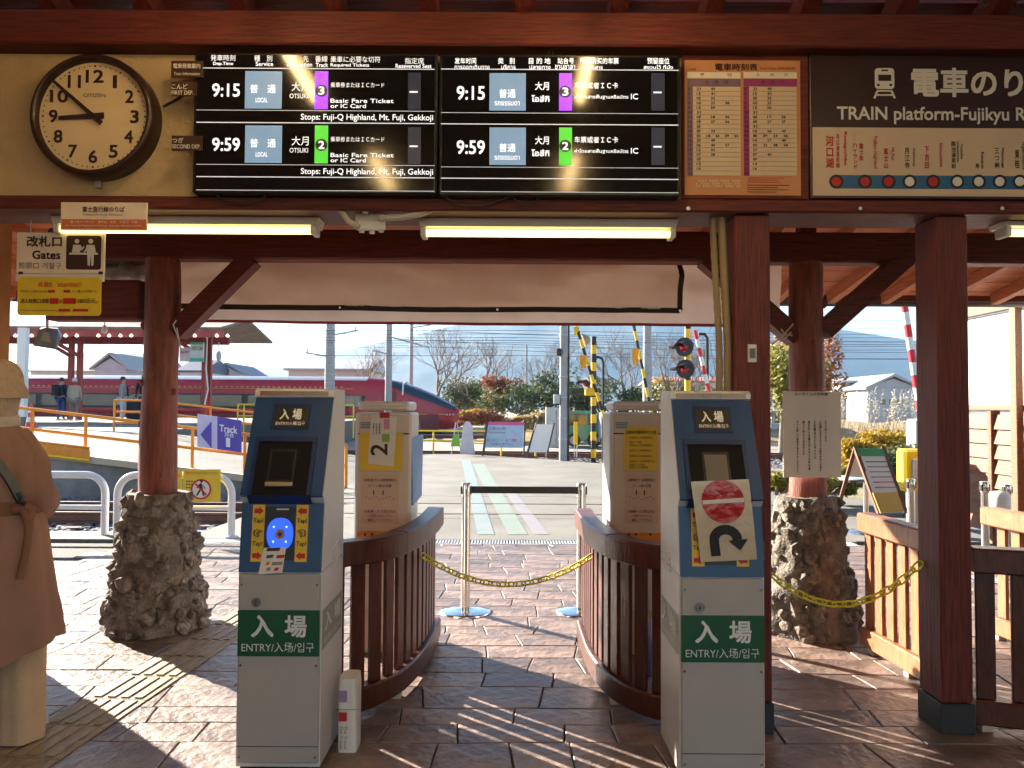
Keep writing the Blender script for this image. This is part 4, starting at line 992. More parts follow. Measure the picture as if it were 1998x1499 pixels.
# ================================================================== PEOPLE
SKIN = mat('skin', (.42,.24,.16), .5, .08, 6)
HAIRD = mat('dark hair', (.02,.014,.01), .5, .3, 30)
def skin_mesh(name, joints, edges, root, m, sub=1):
    me = bpy.data.meshes.new(name); names = list(joints); ix = {k:i for i,k in enumerate(names)}
    me.from_pydata([joints[k][0] for k in names],[(ix[a],ix[b]) for a,b in edges],[])
    o = bpy.data.objects.new(name, me); COL.objects.link(o)
    sk = o.modifiers.new('s','SKIN'); sk.use_smooth_shade = True
    for k in names:
        r = joints[k][1]; d = me.skin_vertices[0].data[ix[k]]; d.radius = (r if isinstance(r,tuple) else (r,r)); d.use_root = (k == root)
    ss = o.modifiers.new('u','SUBSURF'); ss.levels = sub; ss.render_levels = sub
    dg = bpy.context.evaluated_depsgraph_get(); out = bpy.data.meshes.new_from_object(o.evaluated_get(dg))
    bpy.data.objects.remove(o); bpy.data.meshes.remove(me); out.materials.clear(); out.materials.append(m)
    for p in out.polygons: p.use_smooth = True; p.material_index = 0
    out.name = name; return out
def skeleton(h, armL=((.24,.0,1.12),(.25,.02,.86)), armR=((-.24,.0,1.12),(-.25,.02,.86)), stride=.0):
    k = h/1.7
    J = {'pelvis':((0,0,.92),.13),'waist':((0,0,1.08),.115),'chest':((0,-.01,1.28),(.135)),'neckb':((0,0,1.42),.075),'neck':((0,.005,1.48),.05),'head0':((0,.015,1.55),.07),'head1':((0,.015,1.62),.082),'head2':((0,.0,1.67),.055),'nose':((0,.105,1.585),.014),
         'shL':((.16,0,1.39),.06),'elL':(armL[0],.04),'wrL':(armL[1],.028),'haL':((armL[1][0],armL[1][1]+.03,armL[1][2]-.08),.03),
         'shR':((-.16,0,1.39),.06),'elR':(armR[0],.04),'wrR':(armR[1],.028),'haR':((armR[1][0],armR[1][1]+.03,armR[1][2]-.08),.03)}
    for s,n_ in ((1,'L'),(-1,'R')):
        J['hip'+n_]=((.09*s,0,.85),.095); J['kn'+n_]=((.095*s,.02+stride*s*.5,.48),.06); J['an'+n_]=((.095*s,-.02+stride*s,.085),.04); J['toe'+n_]=((.1*s,.13+stride*s,.035),.03)
    E_ = [('pelvis','waist'),('waist','chest'),('chest','neckb'),('neckb','neck'),('neck','head0'),('head0','head1'),('head1','head2'),('head0','nose')]
    for n_ in 'LR': E_ += [('neckb','sh'+n_),('sh'+n_,'el'+n_),('el'+n_,'wr'+n_),('wr'+n_,'ha'+n_),('pelvis','hip'+n_),('hip'+n_,'kn'+n_),('kn'+n_,'an'+n_),('an'+n_,'toe'+n_)]
    J = {a:(tuple(c*k for c in p),r*k) for a,(p,r) in J.items()}
    return J, E_
def sub_sk(J, E_, keep, f, drop=0):
    J2 = {a:(J[a][0],J[a][1]*f) for a in keep}; return J2, [e for e in E_ if e[0] in keep and e[1] in keep]
def person(loc, rz, h, label, top, legs, shoe, hair=HAIRD, arms=None, coat=False, stride=.0):
    p = thing('person', label, 'person', loc, rz)
    J, E_ = skeleton(h, *(arms or ()), stride=stride) if arms else skeleton(h, stride=stride)
    link('body', skin_mesh('body', J, E_, 'pelvis', SKIN), p)
    k1 = ['pelvis','waist','chest','neckb','shL','elL','wrL','shR','elR','wrR']
    a, b = sub_sk(J, E_, k1, 1.32); link('jacket', skin_mesh('jacket', a, b, 'pelvis', top), p)
    k2 = ['pelvis','hipL','knL','anL','hipR','knR','anR']
    a, b = sub_sk(J, E_, k2, 1.28 if not coat else 1.55); link('trousers', skin_mesh('trousers', a, b, 'pelvis', legs), p)
    k = h/1.7
    for s in (1,-1): MB().cbox((.055*s*k if s>0 else -.15*k,-.07+stride*s,0),(.15*k if s>0 else -.055*k,.19+stride*s,.075),.02).build('shoe', shoe, p)
    hr = MB(); rg = []
    for i in range(7):
        t = i/6*math.pi*.62; rg.append([(.088*math.sin(t)*math.cos(a_)*k, (.0-.012+.098*math.sin(t)*math.sin(a_))*k, (1.615+.105*math.cos(t))*k) for a_ in [2*math.pi*j/14 for j in range(14)]])
    hr.rings(rg).build('hair', hair, p)
    return p, k
def plat(px, py, Y): v = at(px, py, Y); return (v.x, Y, v.z)
NAVY = mat('navy cloth',(.012,.015,.03),.9,.2,14); JEAN = mat('blue jeans',(.03,.07,.2),.9,.2,20); BEIGE = mat('beige cloth',(.42,.35,.26),.9,.15,12); KHAKI = mat('taupe cloth',(.24,.18,.14),.9,.15,12)
WHT = mat('white cloth',(.62,.62,.64),.9,.1,12); SH = mat('pale shoe',(.5,.48,.46),.6,.1,12); BLK = mat('black cloth',(.012,.012,.014),.9,.2,12); GREYC = mat('grey cloth',(.3,.29,.28),.9,.15,12)
PZ = plat(120,821,31.0)[2]

# ---- person in the beige coat at the left edge
COAT = mat('brown beige wool coat', (.3,.165,.115), .9, .2, 3, .06, bscale=60)
CREAMT = mat('cream trousers', (.5,.36,.22), .85, .12, 5, .2, bscale=70)
fp = thing('person', 'person in a beige belted coat, bucket hat and wide cream trousers seen from behind', 'person', (-2.1,3.12,0), R(10))
J, E_ = skeleton(1.53, ((.26,.0,1.1),(.285,.03,.82)), ((-.26,0,1.1),(-.285,.03,.82)))
for n_,s in (('L',1),('R',-1)):
    J['sh'+n_] = ((.1*s,0,1.2),.04); J['el'+n_] = ((.165*s,.0,1.0),.034); J['wr'+n_] = ((.12*s,.2,.97),.026); J['ha'+n_] = ((.1*s,.27,.98),.028)
    cx_, cy_ = (.125,.05) if s > 0 else (-.075,-.1)
    J['kn'+n_] = ((cx_,cy_*.6,.42),.05); J['an'+n_] = ((cx_,cy_,.09),.036); J['toe'+n_] = ((cx_,cy_+.12,.035),.028)
J['chest'] = (J['chest'][0],.1); J['neckb'] = ((0,0,1.25),.055)
link('body', skin_mesh('body', J, E_, 'pelvis', SKIN), fp)
def ell(rx, ry, z, cx=0, cy=0, n=40, fold=0, ph=0, k=9):
    return [((rx*(1+fold*math.cos(k*a+ph)))*math.cos(a)+cx, (ry*(1+fold*math.cos(k*a+ph)))*math.sin(a)+cy, z) for a in [2*math.pi*j/n for j in range(n)]]
rg = []
for z,rx,ry,fo in ((.335,.268,.2,.035),(.345,.27,.203,.035),(.5,.256,.192,.032),(.65,.238,.18,.026),(.8,.216,.168,.018),(.9,.2,.155,.012),(.945,.186,.148,.004),(.985,.186,.148,.004),(1.02,.198,.155,.03),(1.1,.195,.15,.03),(1.18,.18,.138,.018),(1.23,.15,.118,.008),(1.265,.115,.1,0),(1.29,.085,.08,0),(1.31,.07,.07,0)): rg.append((z,rx,ry,fo))
r2 = []
for (a_,b_) in zip(rg,rg[1:]):
    for k in range(4): r2.append([u+(v-u)*k/4 for u,v in zip(a_,b_)])
r2.append(rg[-1]); rg = []
for z,rx,ry,fo in r2:
    pts = []
    for j in range(96):
        a = 2*math.pi*j/96; d = math.pow(abs(math.sin(4.5*a+1.2*math.sin(z*2.2)+.8*noise.noise((a,z,4)))),.6)-.6
        wr = .02*noise.noise((math.cos(a)*3,math.sin(a)*3,z*4.5))+.014*noise.noise((math.cos(a)*7+z*9,math.sin(a)*7,z*16))
        f = 1+fo*3.0*d+(wr if z < 1.25 else 0); pts.append((rx*f*math.cos(a),ry*f*math.sin(a),z+(.1*max(0,math.cos(a))**1.5*max(0,.6-z)/.26)))
    rg.append(pts)
MB().rings(rg).build('coat', COAT, fp)
for s in (1,-1):
    pts = [(.085*s,0,1.25),(.135*s,-.005,1.18),(.162*s,-.008,1.09),(.168*s,.0,1.01),(.155*s,.07,.955),(.13*s,.16,.96),(.115*s,.21,.97)]
    MB().tube(spline(pts,4),[.046+.014*min(1,i/7)+.003*math.sin(i*1.3) for i in range(25)],16).build('sleeve', COAT, fp)
    MB().rings([ell(.09,.1,z,(.1 if s>0 else -.085),.0,48,.03,s,5) for z in (.9,.6)]+[ell(rx,rx*1.1,z,(.122 if s>0 else -.08),(.04 if s>0 else -.1)*(1-z),48,.05,s+z*2,6) for z,rx in ((.4,.08),(.3,.08),(.2,.08),(.1,.081),(.02,.082))]).build('trouser_leg', CREAMT, fp)
    cx_, cy_ = (.122,.04) if s > 0 else (-.08,-.1); MB().cbox((cx_-.042,cy_-.07,0),(cx_+.042,cy_+.16,.07),.02).build('shoe', SH, fp)
MB().rings([ell(.192,.153,z,0,0,40) for z in (.937,.942,.988,.993)]).build('belt', mat('coat belt',(.19,.09,.05),.8,.15,6), fp)
MB().tube([(.13,-.125,.965),(.165,-.115,.975),(.188,-.1,.96),(.178,-.11,.925)],.022,10).build('belt_knot', MATS['coat belt'], fp)
MB().tube(spline([(.165,-.12,.96),(.19,-.13,.9),(.19,-.15,.8),(.18,-.17,.7)],4),.014,8).build('belt_tail', MATS['coat belt'], fp)
HAT = mat('cream knitted hat', (.46,.34,.22), .95, .15, 30, .5, bscale=120)
rg = []
for i in range(16):
    t = i/15; 
    if t < .62: u = t/.62; r = .094*math.sin(min(1,u*1.02)*math.pi/2)**.7+.002; z = 1.56-.1*(1-math.cos(u*math.pi/2))
    else: u = (t-.62)/.38; r = .096+.02*math.sin(u*math.pi/2); z = 1.46-.06*u
    rg.append(ell(r,r*1.08,z,0,.01,96,.012,0,32))
MB().rings(rg,cap=False).build('hat', HAT, fp)
MB().rings([ell(.09,.098,z,0,.0,28) for z in (1.45,1.40)]+[ell(.088,.094,1.36,0,-.01,28),ell(.085,.085,1.325,0,-.01,28)]).build('hair', mat('light brown hair',(.46,.35,.23),.9,.25,40,.4,stretch=(6,6,1)), fp)
MB().rings([ell(.082,.086,1.335),ell(.092,.094,1.318),ell(.094,.096,1.292),ell(.08,.085,1.275)]).build('collar', mat('pale collar',(.55,.45,.35),.8,.12,20,.3), fp)
st = spline([(-.03,-.14,1.27),(.06,-.158,1.19),(.125,-.148,1.1),(.168,-.125,1.0)],6)
MB().rings([[(p.x-.013,p.y-.012,p.z-.011) for p in st],[(p.x+.013,p.y-.012,p.z+.011) for p in st]],closed=False,cap=False).build('bag_strap', mat('grey green strap',(.17,.18,.14),.7,.1,12), fp)
MB().tube([(p.x-.014,p.y-.013,p.z-.012) for p in st],.003,6).build('strap_edge', BLK, fp)
MB().tube([(.158,-.15,1.03),(.17,-.15,1.012),(.164,-.15,.998),(.18,-.14,.985)],.009,8).build('strap_buckle', BLACK, fp)
MB().box((.06,-.172,.36),(.064,-.166,.9)).build('coat_seam', MATS['coat belt'], fp)

# ---- people on the platform
def pp(px, py, Y=31.0):
    v = at(px, py, Y); return (v.x, Y, PZ)
a1 = ((.24,.08,1.12),(.2,.3,1.15)); a2 = ((-.24,.08,1.12),(-.2,.3,1.15))
p, k = person(pp(119,821), R(-20), 1.72, 'person in a dark jacket and jeans with a black backpack on the platform', NAVY, JEAN, SH, stride=.05)
MB().rings([ell(.17,.11,z,-.02,-.27,16) for z in (1.0,1.08,1.35,1.44)]).build('backpack', BLK, p)
p, k = person(pp(144,821), R(15), 1.68, 'person in a cream coat and red and white hat on the platform', BEIGE, KHAKI, SH, coat=True)
MB().rings([ell(.2,.17,.78,0,0,20),ell(.2,.165,1.1,0,0,20),ell(.19,.15,1.3,0,0,20),ell(.1,.1,1.42,0,0,20)]).build('coat_skirt', BEIGE, p)
MB().rings([ell(.115,.115,1.44,0,0,16),ell(.12,.12,1.5,0,0,16),ell(.09,.1,1.53,0,0,16)]).build('scarf', mat('red cloth',(.45,.03,.04),.8,.1,10), p)
MB().rings([ell(.1,.11,1.58,0,0,16),ell(.1,.11,1.66,0,0,16),ell(.05,.06,1.73,0,0,16)]).build('hat', WHT, p)
p, k = person(pp(239,821), R(-70), 1.78, 'person in a white outfit and grey scarf holding a suitcase on the platform', GREYC, WHT, SH, coat=True)
MB().rings([ell(.07,.05,1.45,.0,.13,12),ell(.06,.04,1.2,.0,.17,12),ell(.05,.03,.95,.0,.18,12)]).build('scarf', BLK, p)
p, k = person(pp(279,821), R(30), 1.85, 'person in black half hidden behind the log column', BLK, BLK, BLK)
v = pp(262,822,30.6); sc_ = thing('suitcase', 'black suitcase standing beside the person in white', 'suitcase', v)
MB().cbox((-.27,-.14,.06),(.27,.14,.85),.04).build('shell', BLK, sc_); MB().tube([(-.12,0,.85),(-.12,0,1.05),(.12,0,1.05),(.12,0,.85)],.015,6).build('handle', GALV, sc_)
for s in (-.2,.2): MB().cyl((s,-.05,.03),(s,.05,.03),.03,10).build('wheel', BLACK, sc_)

# ================================================================== OUTSIDE
# ---- tracks
SL_ME = MB().box((-.11,-.95,-.12),(.11,.95,.0)).mesh('sleeper', SLEEP)
def track(label, yc, x0, x1, z, gauge=1.067, step=.62):
    t = thing('railway_track', label, 'track', ((x0+x1)/2,yc,z))
    L = (x1-x0)/2
    for s in (-1,1):
        y = s*gauge/2
        MB().prism([(y-.06,.0),(y+.06,.0),(y+.06,.012),(y+.01,.03),(y+.01,.1),(y+.033,.11),(y+.033,.14),(y-.033,.14),(y-.033,.11),(y-.01,.1),(y-.01,.03),(y-.06,.012)],'x',-L,L).build('rail', STEELR, t)
    n_ = int(2*L/step)
    for i in range(n_):
        o = link('sleeper', SL_ME, t); o.location = (-L+(i+.5)*step,0,-.002)
    return t
track('rusty railway track at the foot of the ramp wall behind the guard pipes',10.535,-12,-3.42,-.14)
track('railway track running right beyond the crossing pavement',10.535,5.52,14,-.14)
track('railway track beyond the sign boards past the crossing',25.2,-22,22,-.2)
track('railway track in front of the red train',49.95-8.5,-34,34,-.25,step=.9)
track('railway track carrying the red train',50.0,-44,30,-.27,step=1.1)
# ballast
def rocks(name, label, region, n_, smin, smax, m, seed):
    q = hz(seed); mb = MB(); base = [ico(i) for i in range(4)]
    for i in range(n_):
        x = q.uniform(region[0],region[1]); y = q.uniform(region[2],region[3]); s = q.uniform(smin,smax); b = base[i%4]
        c = math.cos(i); sn = math.sin(i)
        mb.add([(x+s*(v[0]*c-v[1]*sn),y+s*(v[0]*sn+v[1]*c),region[4]+s*.5*v[2]+.25*s) for v in b.v], b.f)
    return tag(mb.build(name, m, fix=False), label, 'gravel', kind='stuff')
rocks('ballast','loose grey track ballast beside the guard pipes',(-12,-3.45,8.4,12.9,-.17),3600,.03,.055,BALLAST,4)
struct(MB().box((-14,8.36,-.3),(-3.42,13.0,-.175)).build('ballast_bed', BALLAST))
rocks('ballast','loose ballast right of the crossing under the signal posts',(1.5,9,20.2,27,-.27),2200,.04,.09,BALLAST,6)
struct(MB().quad((-60,20,-.285),(60,20,-.285),(60,56,-.285),(-60,56,-.285)).build('track_bed', mat('track bed gravel',(.16,.14,.12),.95,.35,5,.4,col2=(.33,.29,.25),bscale=14)))

# ---- ramp and platform
YN_, YF_ = 13.0, 20.0
def rz_(x):                    # ramp height along x
    return max(0.0, min(.72, .18 + (-4.5-x)*.111)) if x > -9.4 else .72
xsR = [-14,-9.4,-8.2,-6.5,-4.5,-2.9,-2.85]
rp = thing('access_ramp', 'concrete access ramp sloping up to the platform behind the guard pipes', 'ramp', (-6,YN_,0))
top_ = MB()
xs_ = [-14,-9.4,-7.5,-6,-4.5,-3.4,-2.88]
top_.add([(x,YN_,rz_(x)) for x in xs_]+[(x,YF_,rz_(x)) for x in xs_],[(i,i+1,i+1+len(xs_),i+len(xs_)) for i in range(len(xs_)-1)])
top_.build('ramp_surface', CONC, rp, True)
wl2 = MB(); wl2.add([(x,YN_+.02,rz_(x)-.006) for x in xs_]+[(x,YN_+.02,-.3) for x in xs_],[(i,i+1,i+1+len(xs_),i+len(xs_)) for i in range(len(xs_)-1)]); wl2.build('retaining_wall', CONCD, rp, True)
cb = MB(); cb.rings([[(x,YN_-.05,rz_(x)-.06),(x,YN_+.12,rz_(x)-.06),(x,YN_+.12,rz_(x)+.05),(x,YN_-.05,rz_(x)+.05)] for x in xs_],smooth=False); cb.build('kerb', mat('yellowed kerb',(.5,.38,.2),.7,.3,4,col2=(.42,.4,.36)), rp, True)
struct(MB().box((-40,YF_,-.3),(-9.6,46.4,.715)).build('platform', CONC))
struct(MB().box((-9.6,28.5,-.3),(-8.0,46.4,.715)).build('platform_end', CONC))
# ballasted gap under ramp end
def rail_run(label, pts, name, m, hts, r=.028, posts=True, group=None, cat='railing'):
    t = thing(name, label, cat, pts[0], 0, group)
    for h in hts: MB().tube([Vector(p)+Vector((0,0,h)) for p in pts], r, 8).build('rail', m, t, True)
    if posts:
        for p in pts: MB().cyl(p, Vector(p)+Vector((0,0,hts[0])), r, 8).build('post', m, t, True)
    return t
def rpnt(px, Y):
    x = at(px,850,Y).x; return (x, Y, rz_(x))
rail_run('orange handrail along the near edge of the ramp',[rpnt(p,YN_+.1) for p in (-60,62,167,275,376,478,580,676)],'ramp_railing',ORAIL,(.72,.38))
rail_run('orange handrail along the far edge of the ramp',[rpnt(p,YF_-.1) for p in (222,283,343,410,496,580,660)],'ramp_railing',ORAIL,(.8,.5,.22))
rail_run('yellow handrail on the platform behind the track sign',[(at(p,800,27).x,27,.3) for p in (464,476,540,600,690)],'yellow_railing',YRAIL,(1.15,.75))
rail_run('yellow barrier along the tracks right of the exit gate',[(at(p,840,24).x,24,-.1) for p in (700,775,846,905,978,1045)],'yellow_barrier',YRAIL,(.75,.45))
# orange mesh skirt
ms = MB()
for i in range(46):
    px = 50+i*2.75; p = at(px,870,YN_-.06); z = rz_(p.x)
    ms.tube([(p.x-.02,YN_-.07,z-.02),(p.x+.02,YN_-.09,z+.1),(p.x-.01,YN_-.07,z+.2)],.018,5)
msk = thing('orange_mesh', 'orange safety mesh along the near kerb of the ramp', 'mesh', (at(110,870,YN_).x,YN_-.07,.4))
ms.build('strands', ORAIL, msk, True)
MB().tube([(at(px,870,YN_-.06).x,YN_-.08,rz_(at(px,870,YN_-.06).x)+.2) for px in (48,110,176)],.02,6).build('upper_cord', ORAIL, msk, True)
MB().tube([(at(px,870,YN_-.06).x,YN_-.08,rz_(at(px,870,YN_-.06).x)-.01) for px in (48,110,176)],.025,6).build('lower_cord', YRAIL, msk, True)
# traffic cone
cn = gnd(60,838,.716); ct = thing('traffic_cone', 'red and white traffic cone at the top of the ramp', 'cone', cn)
CR_ = mat('red cone plastic',(.6,.05,.03),.5,.1,6)
MB().cbox((-.19,-.19,0),(.19,.19,.035),.01).build('base', BLACK, ct)
for i,(r0,r1,z0,z1,m_) in enumerate(((.14,.115,.035,.2,CR_),(.115,.094,.2,.34,WHITEV),(.094,.075,.34,.46,CR_),(.075,.055,.46,.58,WHITEV),(.055,.03,.58,.7,CR_))): MB().lathe([(r0,z0),(r1,z1)],20).build('band', m_, ct)
# track one sign
YTS = 12.88
tk = thing('track_sign', 'white and purple track one sign with arrow hung on the ramp railing', 'sign', at(428,880,YTS))
def tq(pts, m, off, name):
    MB().prism([(at(x,y,YTS-off).x, at(x,y,YTS-off).z) for x,y in pts],'y',YTS-off,YTS-off+.012).build(name, m, tk, True)
LIL = mat('pale lilac sign',(.55,.5,.68),.45,.05,5); PUR = mat('purple sign',(.09,.055,.38),.45,.06,5)
tq([(385,808),(424,813),(424,877),(385,872)],LIL,0,'arrow_panel'); tq([(424,813),(471,821),(471,883),(424,877)],PUR,0,'name_panel')
tq([(391,848),(412,823),(412,874)],PUR,.014,'arrow')
def tql(s, x0,y0,x1,y1, b):
    O = at(x0,y1,YTS-.004); lettering(tk, s, O, at(x1,y1+(x1-x0)*.14,YTS-.004)-O, at(x0,y0,YTS-.004)-O, WHITEV, b)
tql('Track',428,828,463,842,.03); tql('月台',438,843,456,852,.02); tql('1',441,854,449,872,.03)
# yellow fence sign on white guard pipes
def guard(pts, label):
    v = [Vector((at(x,990,8.12).x, 8.12, 0)) for x in pts]
    t = thing('guard_pipe', label, 'guard rail', (v[0].x,8.12,0), 0, 'white guard pipes')
    x0,x1 = v[0].x,v[1].x; r = .2; H = .645
    path = [(x0,8.12,0),(x0,8.12,H-r)]+[(x0+r-r*math.cos(a),8.12,H-r+r*math.sin(a)) for a in [R(15*k) for k in range(1,7)]]+[(x1-r+r*math.sin(a),8.12,H-r+r*math.cos(a)) for a in [R(15*k) for k in range(0,6)]]+[(x1,8.12,H-r),(x1,8.12,0)]
    MB().tube(path,.038,12).build('hoop', WPIPE, t, True); MB().cyl((x0,8.12,.305),(x1,8.12,.305),.026,10).build('mid_rail', WPIPE, t, True)
    for x in (x0,x1): MB().lathe([(.07,0),(.07,.012),(.045,.02)],14,(x,8.12,0)).build('flange', WPIPE, t, True)
guard((-150,205),'white hooped guard pipe behind the person in the beige coat'); guard((229,452),'white hooped guard pipe behind the stone plinth with the yellow sign')
ys_ = thing('no_crossing_sign', 'yellow sign with a crossed out walking figure tied to the guard pipe', 'sign', at(385,978,8.05))
YY = 8.06
for r in ((336,917,355,978),(357,916,430,979)): prect(ys_,'panel',r,YY,.006,YELS,.002)
pdisc(ys_,'prohibition_ring',392,955,20,YY-.003,.002,INKR,32); pdisc(ys_,'prohibition_field',392,955,16.5,YY-.005,.002,WHITEV,32)
fg = MB(); 
for pts in ([(393,942),(396,953),(390,953),(388,945)],[(391,952),(395,951),(399,968),(396,968)],[(391,952),(394,954),(385,968),(382,967)],[(389,945),(391,947),(385,953),(383,951)],[(394,944),(396,946),(401,953),(399,954)]): ppoly(pts,YY-.007,fg)
fg.build('walking_figure', INK, ys_, True); pdisc(ys_,'figure_head',393,939,3,YY-.007,.001,INK,12)
MB().bar(at(381,944,YY-.0085),at(403,966,YY-.0085),.018,.001,up=(0,1,0)).build('prohibition_bar', INKR, ys_, True)
ptext(ys_,'危険ですから',(362,920,386,926),YY-.002,INKO,.03); ptext(ys_,'立入らないでください',(387,920,424,926),YY-.002,INK,.0)
q_ = hz(9); dt = MB()
for i in range(9): x=363+(i%3)*5; y=938+(i//3)*6; prect(None,'',(x,y,x+3,y+3),YY-.002,.001,None,mb=dt)
dt.build('print', INK, ys_, True); ptext(ys_,'注意',(338,925,352,931),YY-.002,INKO,.0)

# ---- platform shelter
RS = mat('red steel',(.3,.035,.03),.5,.15,5)
sr = thing('platform_shelter', 'red steel platform shelter roof with a row of small lamps', 'shelter', (at(200,800,32).x,32,PZ))
za = at(150,662,32).z; xe = at(462,650,32).x
MB().add([(-34,30.2,za+.25),(xe,30.2,za+.25),(xe,33.4,za+.95),(-34,33.4,za+.95),(-34,36.8,za+.25),(xe,36.8,za+.25),(-34,30.2,za+.35),(xe,30.2,za+.35),(xe,33.4,za+1.05),(-34,33.4,za+1.05),(-34,36.8,za+.35),(xe,36.8,za+.35)],
         [(0,1,2,3),(3,2,5,4),(7,6,9,8),(8,9,10,11),(0,1,7,6),(4,5,11,10),(1,2,8,7),(2,5,11,8)]).build('roof', mat('weathered roof',(.2,.15,.12),.7,.25,3), sr, True)
MB().box((-34,30.15,za-.05),(xe+.1,30.3,za+.22)).build('eaves_beam', RS, sr, True); MB().box((-34,33.2,za-.1),(xe-.8,33.4,za+.3)).build('ridge_beam', RS, sr, True)
for px in (139,156,399): 
    x = at(px,720,32).x; MB().box((x-.085,31.9,PZ),(x+.085,32.1,za+.5)).build('post', RS, sr, True)
    MB().bar((x,31.9,za-.7),(x-1.6,31.9,za+.2),.1,.14).build('strut', RS, sr, True)
x = at(408,720,32.4).x; MB().box((x-.1,32.3,PZ),(x+.1,32.5,za+.5)).build('post', RS, sr, True)
LB = mat('small lit bulb',(.9,.85,.7),.4,.02,4,emit=.5,ecol=(1,.88,.6))
for px in (30,62,128,150,192,213,235,256,380,423,444):
    c = at(px,655,30.0); MB().lathe([(.001,-.07),(.06,-.04),(.07,0),(.03,.05),(.02,.07)],12,(c.x,30.0,c.z)).build('bulb', LB, sr, True)
MB().tube([at(px,640 if px<300 else 640,30.1) for px in (343,350,362,372,385,400,404,404,402,408,400)][:5]+[at(404,660,31.8),at(402,720,31.8),at(406,760,31.8),at(399,790,31.8)],.03,6).build('cable', WHITEV, sr, True)
ph_ = thing('pendant_speaker', 'grey pendant hanging under the end of the platform shelter', 'speaker', at(428,690,31))
MB().cyl(at(427,668,31),at(427,686,31),.02,6).build('rod', GALV, ph_, True); c = at(427,698,31); MB().lathe([(.02,.28),(.1,.18),(.11,-.02),(.03,-.2)],14,(c.x,31,c.z)).build('body', GALV, ph_, True)
ss_ = thing('station_name_board', 'white and green station board under the platform shelter', 'sign', at(375,710,31.5))
prect(ss_,'pink_board',(350,678,371,706),31.5,.08,mat('pinkish white board',(.6,.5,.55),.5,.1,5)); prect(ss_,'green_board',(371,668,397,706),31.45,.08,mat('white board',(.6,.65,.62),.5,.1,5)); prect(ss_,'green_band',(371,699,397,706),31.4,.04,mat('green band',(.05,.4,.28),.5,.1,5)); prect(ss_,'green_band',(371,668,397,672),31.4,.04,MATS['green band'])
ptext(ss_,'河口湖',(374,676,395,684),31.4,INKG,.03); ptext(ss_,'おみやげ',(352,684,369,690),31.45,INKR,.02)
# white wall at far left behind the person, horn speaker
spk = thing('loudspeaker', 'grey loudspeaker hanging under the canopy edge', 'speaker', at(92,660,6.3))
MB().add([at(64,675,6.2),at(108,682,6.2),at(118,660,6.35),at(112,642,6.35),at(88,640,6.2),at(76,643,6.2)]+[at(74,672,6.5),at(112,676,6.5),at(122,655,6.6),at(114,640,6.6),at(90,638,6.5),at(80,640,6.5)],[(0,1,2,3,4,5),(11,10,9,8,7,6)]+[(i,(i+1)%6,(i+1)%6+6,i+6) for i in range(6)]).build('cabinet', mat('speaker grey',(.1,.1,.085),.5,.25,7), spk, True)
MB().add([at(78,664,6.19),at(100,670,6.19),at(96,650,6.19),at(86,648,6.19)],[(0,1,2,3)]).build('grille', mat('speaker grille',(.22,.2,.13),.6,.2,20), spk, True)
MB().cyl(at(92,645,6.35),at(92,600,6.35),.012,8).build('bracket', GALV, spk, True)
lbulb = thing('pendant_bulb', 'small clear bulb hanging under the low beam', 'lamp', at(204,645,5.2))
c = at(204,643,5.2); MB().lathe([(.001,-.03),(.016,-.022),(.02,-.005),(.012,.015),(.009,.03)],12,c).build('glass', WHITEV, lbulb, True); MB().cyl((c.x,5.2,c.z+.03),(c.x,5.2,c.z+.12),.003,6).build('wire', BLACK, lbulb, True)
lp = thing('lattice_post', 'white post on the platform behind the bucket hat', 'post', (at(42,800,24).x,24,.715)); 
MB().box((-.13,-.1,0),(.13,.1,at(42,640,24).z-.715)).build('shaft', WHITEV, lp); MB().box((-.2,-.16,0),(.2,.16,.3)).build('footing', CONC, lp)
cord = MB().tube([at(x,y,4.74) for x,y in ((344,625),(338,634),(346,655),(352,678),(345,640))],.004,6).build('white_cord', WHITEV); tag(cord,'white cord looped round the brace on the log column','cord')
crd = MB()
for pts in (((1506,672),(1525,658),(1548,632)),((1518,664),(1535,652),(1546,655)),((1522,668),(1530,650),(1524,642)),((1512,660),(1532,660),(1544,648))): crd.tube([at(x,y,4.7) for x,y in pts],.005,6)
tag(crd.build('tied_cord', CREAM),'pale cord tied in a knot round the brace by the notice column','cord')

# ---- the red train
TRED = mat('train red',(.38,.006,.022),.22,.05,3); TMAR = mat('train maroon',(.16,.006,.018),.3,.08,3); TROOF = mat('train roof',(.34,.36,.42),.35,.1,3); TGL = mat('train glass',(.03,.04,.045),.06,.2,3,spec=.8); TGOLD = mat('train gold',(.55,.33,.1),.35,.1,5,metal=.6)
tr = thing('red_train', 'long dark red express train with sloping nose behind the platform', 'train', (-8,50,-.13))
ZB = .02; ZT = 3.32
def sect(x, zt, hw, zb=ZB):
    p = []
    for a,b in ((-1,0),(-1.02,.35),(-1,.62),(-.985,.71),(-.96,.8),(-.86,.92),(-.6,.985),(-.25,1),(.25,1),(.6,.985),(.86,.92),(.96,.8),(.985,.71),(1,.62),(1.02,.35),(1,0)): p.append((x,50+a*hw,zb+b*(zt-zb)))
    return p
nose = [(-10.0,ZT,1.42,ZB),(-9.0,3.30,1.42,ZB),(-8.0,3.20,1.41,ZB),(-7.0,3.0,1.38,ZB),(-6.0,2.66,1.32,ZB),(-5.0,2.22,1.22,ZB),(-4.2,1.78,1.05,ZB),(-3.6,1.45,.82,.08),(-3.25,1.22,.55,.2),(-3.1,1.08,.3,.4)]
body = [sect(-62,ZT,1.42),sect(-30,ZT,1.42)]+[sect(*n_) for n_ in nose]
MB().rings(body,smooth=True).build('body', TRED, tr, True)
